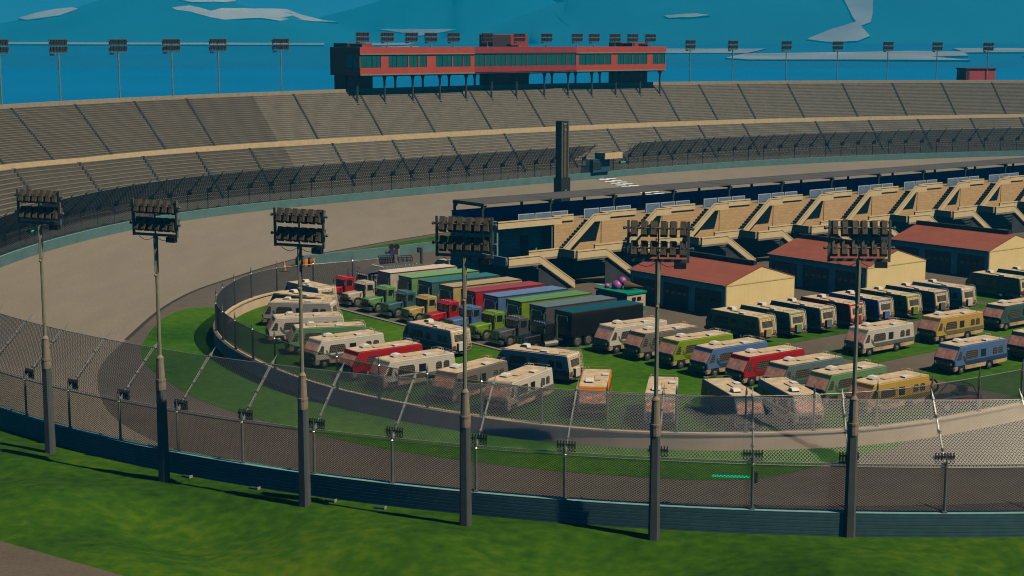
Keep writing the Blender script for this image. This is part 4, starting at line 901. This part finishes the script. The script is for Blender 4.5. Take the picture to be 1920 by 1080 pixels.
for i, (c, x, y) in enumerate(TLIST):
    o = TSRC if i == 0 else dup(TSRC, None, {TPM['white'].name: TPM[c], TRM['white'].name: TRM[c]})
    q = Vector((x, y, .05)) - Vector((*V2, 0)) * 1.22 + Vector((*U2, 0)) * .0
    o.location = q; o.rotation_euler = (0, 0, HU + math.pi); tag(o, TL[c], 'truck', 'semi trucks parked side by side')
o = make_truck(True); q = Vector((-15.2, 163.6, .05)) - Vector((*V2, 0)) * 1.22; o.location = q; o.rotation_euler = (0, 0, HU + math.pi)
def recol(o, a, b_):
    for ch in o.children:
        for s_ in ch.material_slots:
            if s_.material == a: s_.link = 'OBJECT'; s_.material = b_
        recol(ch, a, b_)
recol(o, TPM['white'], TPM['red']); tag(o, 'red semi truck pulling a black open show trailer with bulb lights', 'truck', 'semi trucks parked side by side')

# ------------------------------------------------------------------ other things in the infield
M_FT = mat('food_truck_green', (.0, .30, .17), .4, .1, 1, spec=.5); M_FW = mat('food_truck_cream', (.62, .50, .38), .7, .12, 1.2)
ft = tag(empty('food_truck', (*uv(2.3, 17.9), .04), HU + R(4)), 'food truck with green sloping roof and pink balls on top beside the first garage', 'food truck')
b = MB(); b.prof([(-1.3, .5), (1.35, .5), (1.35, 2.3), (-1.3, 2.3)], 0, 4.4); b.obj('body', [M_FW], ft)
b = MB(); b.box(-1.33, -1.301, .02, 4.38, .5, 2.28); b.obj('side_panel', [mat('food_truck_blue', (.06, .14, .2), .5)], ft)
b = MB(); b.add([(-1.42, -.1, 2.32), (1.47, -.1, 2.32), (1.47, 4.5, 2.42), (-1.42, 4.5, 2.42), (-1.42, -.1, 2.5), (1.47, -.1, 2.5), (1.47, 4.5, 2.6), (-1.42, 4.5, 2.6)], [(0, 1, 2, 3), (4, 5, 6, 7), (0, 1, 5, 4), (1, 2, 6, 5), (2, 3, 7, 6), (3, 0, 4, 7)]); b.obj('roof', [M_FT], ft)
for x in (-.35, .4): b = MB(); b.box(x - .27, x + .27, -.04, -.005, 1.62, 2.0); b.obj('window', [M_GLASS], ft)
b = MB(); b.box(-1.3, 1.3, -.05, -.006, .52, .98); g = b.obj('sign_panel', [M_FT], ft); b = MB(); b.box(-.8, .1, -.065, -.051, .66, .86); b.obj('sign_stripe', [mat('sign_coral', (.6, .2, .15))], g)
for x in (-1.1, 1.15):
    for y in (.8, 3.6): b = MB(); b.cyl((x - .12, y, .32), (x + .12, y, .32), .32, .32, 12); b.obj('wheel', [M_TYRE], ft)
b = MB(); b.box(-1.2, 1.25, -.2, -.02, .3, .45); b.obj('bumper', [M_STEEL], ft)
M_PK = mat('pink_purple_gloss', (.34, .10, .38), .4, .35, .9, spec=.5)
b = MB(); b.ball((-.1, 2.6, 2.85), .58, 0, 14, 9); b.ball((.35, 2.3, 3.3), .48, 0, 14, 9); b.ball((-.5, 3.6, 2.75), .28, 0, 8, 6); b.obj('roof_ornament', [M_PK], ft, True)
b = MB(); b.cyl((.3, 1.9, 2.95), (1.3, .3, 2.85), .5, .02, 12); b.obj('roof_cone', [mat('waffle_brown', (.14, .08, .04), .8)], ft)
b = MB(); b.cyl((-.7, 3.8, 2.8), (-1.3, 4.4, 2.95), .05, .03, 6); b.obj('roof_stick', [M_AC], ft)
# film camera on a round dais behind the trucks
fc = tag(empty('camera_stage', (-13.6, 178.5, .04), R(10)), 'black film camera with two reels on a stage ringed by wire baskets behind the trucks', 'camera stage')
b = MB(); b.cyl((0, 0, 0), (0, 0, .9), 1.6, 1.5, 16); b.cyl((0, 0, .9), (0, 0, 1.05), 1.75, 1.75, 16); b.obj('stage', [mat('stage_teal', (.05, .12, .14), .7)], fc)
b = MB(); b.cyl((-.2, 0, 1.05), (-.2, 0, 2.8), .12, .1, 8); 
for a_ in range(3): b.cyl((-.2, 0, 2.1), (-.2 + .6 * math.cos(a_ * 2.1), .6 * math.sin(a_ * 2.1), 1.05), .05, .05, 5)
b.obj('tripod', [M_DARK], fc)
b = MB(); b.box(-.65, .35, -.3, .3, 2.75, 3.3); b.cyl((-.66, 0, 3.05), (-1.15, 0, 3.02), .14, .24, 10); b.obj('camera_body', [mat('camera_violet', (.08, .06, .12), .5)], fc)
b = MB(); b.box(.355, .45, -.28, .28, 2.6, 3.35); b.obj('camera_door', [M_BEIGE], fc)
for x in (-.42, .2): b = MB(); b.cyl((x, -.12, 3.64), (x, .12, 3.64), .33, .33, 14); b.obj('reel', [M_DARK], fc)
M_BSK = mat('basket_violet', (.025, .022, .06), .5)
def basket(x0, w, h, n, lean):
    b = MB()
    for y in (-.6, .6):
        for i in range(n + 1):
            t = i / n; b.cyl((x0 + w * t, y, 1.05), (x0 + w * t + lean * (t - .5) * .8, y * 1.2, 1.05 + h), .05, .05, 4)
        for z in np.linspace(.15, 1, 4): b.cyl((x0 - lean * .4 * z, y * (1 + .2 * z), 1.05 + h * z), (x0 + w + lean * .4 * z, y * (1 + .2 * z), 1.05 + h * z), .05, .05, 4)
    return b
basket(-1.6, 1.15, 1.45, 8, .8).obj('basket', [M_BSK], fc); basket(.55, 1.15, 1.4, 3, .7).obj('chair_frame', [M_BSK], fc)
# scoring pylon
py = tag(empty('scoring_pylon', (8.1, 250, .02), R(38)), 'tall black scoring pylon rising behind the pit building canopy', 'pylon')
b = MB(); b.box(-.75, .75, -.75, .75, 0, 14.7); b.obj('tower', [mat('pylon_black', (.03, .032, .034), .6)], py)
b = MB(); b.box(-.95, .95, -.95, .95, 0, 5.6); b.obj('plinth', [mat('pylon_black', (.03, .032, .034), .6)], py)
b = MB(); b.box(-.78, -.5, -.8, -.751, 5.6, 14.6); b.box(.5, .78, -.8, -.751, 5.6, 14.6); b.box(-.2, .2, -.78, -.751, 5.7, 14.0); b.obj('edge_strip', [mat('pylon_olive', (.14, .125, .075), .6)], py)
b = MB(); b.box(-.2, .2, -.82, -.781, 13.1, 13.6); b.box(-.2, .2, -.99, -.951, 3.2, 3.7); b.box(-.3, .3, -.79, -.752, 14.1, 14.4); b.obj('panel_lamp', [M_STEEL], py)
# signal post on pit road
sp = tag(empty('signal_post', (-11.0, 186.5, .04), R(20)), 'dark signal post with a black box standing at pit road', 'post')
b = MB(); b.cyl((0, 0, 0), (0, 0, 2.5), .2, .2, 8); b.box(-.3, .3, -.3, .3, 0, .12); b.obj('post', [mat('post_slate', (.09, .11, .12), .6)], sp); b = MB(); b.box(-.52, -.2, -.2, .2, 1.9, 2.5); b.obj('signal_box', [M_DARK], sp)
# white car half hidden by the pit building end
car = tag(empty('parked_car', (-7.8, 183.5, .04), HU + R(8)), 'cream car parked at the left end of the pit building', 'car')
M_CAR = mat('car_cream', (.66, .56, .40), .35, .05, 1, spec=.5)
b = MB(); b.prof([(-2.1, .35), (2.15, .35), (2.2, .75), (1.2, .9), (-1.5, .95), (-2.15, .9)], -.85, .85, 0, .08); b.obj('body', [M_CAR], car)
b = MB(); b.prof([(1.0, .9), (.3, 1.4), (-.9, 1.45), (-1.5, .95)], -.74, .74, 0, .06); b.obj('cabin', [M_GLASS], car)
b = MB(); b.prof([(.28, 1.42), (-.9, 1.47), (-.9, 1.5), (.25, 1.46)], -.66, .66); b.bar((1.0, -.76, .92), (.3, -.7, 1.42), .08); b.bar((1.0, .76, .92), (.3, .7, 1.42), .08); b.bar((-.35, -.77, .92), (-.35, -.7, 1.44), .1); b.bar((-.35, .77, .92), (-.35, .7, 1.44), .1); b.obj('roof', [M_CAR], car)
for x in (-1.35, 1.4):
    for y in (-.8, .8):
        b = MB(); b.cyl((x, y - .1, .33), (x, y + .1, .33), .33, .33, 12); w = b.obj('wheel', [M_TYRE], car); b = MB(); s_ = 1 if y > 0 else -1; b.cyl((x, y + s_ * .1, .33), (x, y + s_ * .12, .33), .2, .18, 8); b.obj('rim', [M_RIM], w)
for y in (-.6, .6): b = MB(); b.cyl((2.12, y, .66), (2.24, y, .66), .12, .12, 8); b.obj('headlight', [M_CHROME], car)
# crash barrels and a cone at the nose of the pit wall
for i, (x, y, lab) in enumerate(((-26.2, 188.2, 'crash barrel half green at the left of the three by the pit wall end'), (-25.4, 187.5, 'orange crash barrel in the middle of the three by the pit wall end'), (-24.6, 187.9, 'orange crash barrel at the right of the three by the pit wall end'))):
    r = tag(empty('crash_barrel', (x, y, .03)), lab, 'barrel', 'crash barrels at the pit wall'); r.scale = (1.0, 1.0, 1.05)
    b = MB(); b.cyl((0, 0, 0), (0, 0, .35), .38, .42, 12); b.cyl((0, 0, .35), (0, 0, .75), .42, .42, 12, 0); b.cyl((0, 0, .75), (0, 0, .95), .42, .38, 12, 0); b.cyl((0, 0, .5), (0, 0, .58), .435, .435, 12, 0); b.obj('drum', [mat('barrel_orange', (.75, .30, .02), .5) if i else mat('barrel_green', (.10, .16, .03), .6)], r)
    b = MB(); b.cyl((0, 0, .951), (0, 0, 1.12), .4, .3, 12); b.obj('lid', [mat('barrel_lid_violet', (.12, .09, .2), .6)], r)
r = tag(empty('traffic_cone', (-27.3, 183.6, .03)), 'orange traffic cone on the apron left of the crash barrels', 'cone'); r.scale = (1.5, 1.5, 1.6)
b = MB(); b.box(-.22, .22, -.22, .22, 0, .05); b.obj('base', [mat('cone_base_green', (.03, .08, .03), .7)], r); b = MB(); b.cyl((0, 0, .05), (0, 0, .75), .17, .04, 10); c_ = b.obj('cone', [mat('cone_orange', (.8, .25, .02), .5)], r); b = MB(); b.cyl((0, 0, .3), (0, 0, .45), .125, .097, 10); b.obj('band', [M_AC], c_)
# dark off-road buggy behind the near fence at the right
bg_ = tag(empty('buggy', (33.0, 112.6, .06), R(200)), 'dark off-road buggy with a red side rail behind the infield fence', 'buggy')
b = MB(); b.prof([(-1.8, .5), (1.9, .5), (2.0, .9), (.9, 1.15), (-1.9, 1.1)], -.7, .7, 0, .1); b.obj('body', [mat('buggy_black', (.02, .02, .022), .5)], bg_)
b = MB(); b.path([(-1.5, -.7, 1.1), (-1.1, -.6, 1.9), (.2, -.6, 1.95), (.9, -.7, 1.1)], .05, 5); b.path([(-1.5, .7, 1.1), (-1.1, .6, 1.9), (.2, .6, 1.95), (.9, .7, 1.1)], .05, 5); b.cyl((-1.1, -.6, 1.9), (-1.1, .6, 1.9), .05); b.cyl((.2, -.6, 1.95), (.2, .6, 1.95), .05); b.obj('roll_cage', [M_DARK], bg_)
b = MB(); b.bar((-1.8, .78, 1.0), (.4, .78, .75), .12, .2); b.bar((.4, .78, .75), (1.9, .78, .85), .12, .25); b.bar((-1.8, -.78, 1.0), (1.9, -.78, .8), .12, .2); b.obj('side_rail', [mat('buggy_red', (.3, .01, .04), .4)], bg_)
b = MB(); b.box(-.6, 0, -.5, .5, 1.1, 1.3); b.box(-.75, -.6, -.5, .5, 1.1, 1.75); b.obj('seat', [M_DARK], bg_)
for x in (-1.4, 1.4):
    for sg in (-1, 1):
        b = MB(); b.cyl((x, sg * .7, .5), (x, sg * 1.1, .5), .5, .5, 14); w = b.obj('wheel', [M_TYRE], bg_); b = MB(); b.cyl((x, sg * 1.1, .5), (x, sg * 1.12, .5), .25, .22, 8); b.obj('rim', [M_STEEL], w)
# rolled hay-coloured drum lying by the buggy
dr = tag(empty('cable_drum', (32.4, 118.0, .06), R(40)), 'brown cable drum lying on grass below the broadside blue motorhome', 'drum')
b = MB(); b.cyl((-.7, 0, .5), (.7, 0, .5), .42, .42, 14); b.obj('barrel', [mat('drum_brown', (.32, .17, .08), .8, .3, 2)], dr)
for x in (-.75, .7): b = MB(); b.cyl((x, 0, .5), (x + .08, 0, .5), .55, .55, 16); b.obj('flange', [mat('drum_dark', (.05, .045, .05), .8)], dr)

# ------------------------------------------------------------------ far shore: coastal hill, mountains, snow
M_ROCK = mat('hazy_mountain_rock', (.012, .16, .29), .95, .2, .003); M_SNOW = mat('snow', (.37, .37, .40), .9, .3, .006, detail=8); M_SNOWB = mat('bright_snow', (.66, .64, .62), .9, .25, .006, detail=8); M_COAST = mat('hazy_coast_rock', (.004, .14, .36), .95, .1, .003)  # far haze put into the blue of the mountain and coast rock
def px(x, y, D): return ((x - 960) / 2900 * D, D, 27 + (82 - y) / 2900 * D)
RIDGE = {}
def ridge(name, D, pts, run, seed, label=None):
    RIDGE[D] = (pts, run)
    rnd = np.random.RandomState(seed); P_ = []
    xs = np.array([p[0] for p in pts], float); ys = np.array([p[1] for p in pts], float); X = np.unique(np.concatenate([xs, np.arange(xs[0], xs[-1], 24)])); Y = np.interp(X, xs, ys)
    rows = 7; V = []
    for j in range(rows):
        t = j / (rows - 1)
        for x, y in zip(X, Y):
            wx, wy, wz = px(x, y, D); z = wz + (-12 - wz) * t; jit = (rnd.rand(2) - .5) * (0 if j in (0,) else 1)
            V.append((wx * (1 - .0 * t) + jit[0] * 26, wy - run * t + jit[1] * 8 * min(1, t * 4), z))
    for x, y in zip(X, Y):
        wx, wy, wz = px(x, y, D); V.append((wx, wy + run, -12))
    n = len(X); F = [(j * n + i, j * n + i + 1, (j + 1) * n + i + 1, (j + 1) * n + i) for j in range(rows - 1) for i in range(n - 1)]
    F += [(i, rows * n + i, rows * n + i + 1, i + 1) for i in range(n - 1)]
    o = npmesh(name, V, F, M_ROCK); o['kind'] = 'structure'; return o
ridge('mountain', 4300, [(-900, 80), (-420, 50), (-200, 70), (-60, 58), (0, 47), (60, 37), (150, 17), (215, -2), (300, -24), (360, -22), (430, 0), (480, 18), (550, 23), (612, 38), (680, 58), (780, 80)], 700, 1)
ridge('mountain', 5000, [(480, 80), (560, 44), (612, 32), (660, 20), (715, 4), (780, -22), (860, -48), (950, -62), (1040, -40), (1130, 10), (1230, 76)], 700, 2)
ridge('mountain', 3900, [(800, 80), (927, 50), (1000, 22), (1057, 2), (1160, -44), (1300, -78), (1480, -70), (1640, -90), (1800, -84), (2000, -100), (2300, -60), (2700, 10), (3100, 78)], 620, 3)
def slope_point(x, y, D):
    """point on the front slope of a ridge, seen along the sight line through (x, y)"""
    pts, run = RIDGE[D]; Y = D - 100.
    for _ in range(12):
        xr = 960 + (x - 960) * Y / D; zr = 27 + (82 - float(np.interp(xr, [p[0] for p in pts], [p[1] for p in pts]))) / 2900 * D
        k = (zr + 12) / run; a = (82 - y) / 2900; Y = max(D - run, min(D, (zr - D * k - 27) / (a - k)))
    return ((x - 960) / 2900 * Y, Y, 27 + (82 - y) / 2900 * Y)
def snow(pts, D, up=3):
    dense = []
    for (xa, ya), (xb, yb) in zip(pts, pts[1:] + pts[:1]):
        m = max(1, int(abs(xb - xa) / 20))
        dense += [(xa + (xb - xa) * q / m, ya + (yb - ya) * q / m + (random.uniform(-.8, .8) if 0 < q < m else 0)) for q in range(m)]
    pts = dense; b = MB(); base = [Vector(slope_point(x, y, D)) for x, y in pts]; n = len(base)
    vs = [v + Vector((0, -4, up)) for v in base] + [v + Vector((0, 12, -up * 3)) for v in base]
    b.add(vs, [tuple(range(n))] + [(i, (i + 1) % n, n + (i + 1) % n, n + i) for i in range(n)]); o = b.obj('snow_field', [M_SNOWB if D == 4300 else M_SNOW]); o['kind'] = 'structure'  # brighter snow tone on the left mountain only
snow([(48, 37), (80, 28), (120, 20), (150, 17.5), (160, 20), (125, 32), (90, 37), (65, 40)], 4300)
snow([(325, 0), (345, -8), (415, -8), (452, 6), (430, 8), (370, 8)], 4300)
snow([(333, 18), (365, 14), (405, 24), (425, 19), (545, 21), (572, 31), (612, 41), (638, 44), (600, 43), (548, 38), (530, 42), (500, 37), (430, 40), (405, 36), (365, 25), (340, 22)], 4300)
snow([(1562, -14), (1625, -14), (1625, 30), (1622, 45), (1603, 52), (1590, 38)], 3900)
snow([(1505, 76), (1550, 57), (1597, 43), (1612, 60), (1622, 70), (1600, 79), (1560, 82)], 3900)
snow([(1240, 33), (1300, 29), (1326, 32), (1290, 36), (1250, 37)], 3900)
snow([(1036, -4), (1062, -4), (1056, 4), (1046, 2)], 3900)
# low coastal hill in front of the mountains: gently rising shelf
b = MB(); rnd = random.Random(4); xs = [-3600 + i * 180 for i in range(46)]
V = []
for x in xs: V += [(x, 2350 + rnd.uniform(-60, 60), -11.5)]
for x in xs: V += [(x, 2900, 10 + rnd.uniform(-1.5, 1.5))]
for x in xs: V += [(x, 3250, 27 + rnd.uniform(-.6, .6))]
for x in xs: V += [(x, 3420, -11.5)]
n = len(xs); F = [(j * n + i, j * n + i + 1, (j + 1) * n + i + 1, (j + 1) * n + i) for j in range(3) for i in range(n - 1)]
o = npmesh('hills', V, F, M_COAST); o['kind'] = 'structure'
def bank(pts, up=1.0):
    base = []
    for x, y in pts:
        a = (82 - y) / 2900
        for (Y0, z0, Y1, z1) in ((2900, 10, 3250, 27.5), (2350, -11.5, 2900, 10)):
            k = (z1 - z0) / (Y1 - Y0); Y = (z0 - k * Y0 - 27) / (a - k)
            if Y0 - 5 <= Y <= Y1 + 400: break
        base.append(Vector(((x - 960) / 2900 * Y, Y, 27 + a * Y)))
    n = len(base); b = MB(); vs = [v + Vector((0, -6, up + 1.2)) for v in base] + [v + Vector((0, 8, -3)) for v in base]
    b.add(vs, [tuple(range(n))] + [(i, (i + 1) % n, n + (i + 1) % n, n + i) for i in range(n)]); b.obj('snow_bank', [M_SNOW])['kind'] = 'structure'
bank([(-80, 80.6), (200, 81.6), (612, 82.6), (612, 86), (200, 85), (-80, 84)])
bank([(690, 82.2), (782, 82.2), (765, 86), (690, 87)]); bank([(720, 89), (788, 88.6), (785, 90), (720, 90)])
bank([(1245, 93), (1430, 93), (1395, 101), (1245, 101)]); bank([(1355, 110), (1390, 102), (1600, 99), (1700, 97), (1795, 98), (1805, 106), (1735, 107.5), (1810, 114), (1600, 113), (1400, 113)])
bank([(1775, 92), (1920, 92), (1960, 99), (1800, 100)]); bank([(1905, 107), (1980, 104), (1980, 109)])
snow([(712, 57), (858, 57), (835, 62), (790, 69), (740, 61)], 5000)

# ------------------------------------------------------------------ air
hz = bpy.data.materials.new('haze_air'); hz.use_nodes = True; t = hz.node_tree
for n_ in list(t.nodes):
    if n_.type == 'BSDF_PRINCIPLED': t.nodes.remove(n_)
pv = t.nodes.new('ShaderNodeVolumePrincipled'); pv.inputs['Color'].default_value = (.0, .57, 1.0, 1); pv.inputs['Density'].default_value = .00028; pv.inputs['Anisotropy'].default_value = .0
t.links.new(pv.outputs[0], t.nodes['Material Output'].inputs['Volume'])
b = MB(); b.box(-7000, 7000, -600, 6200, -13, 330); o = b.obj('haze', [hz]); o['kind'] = 'stuff'
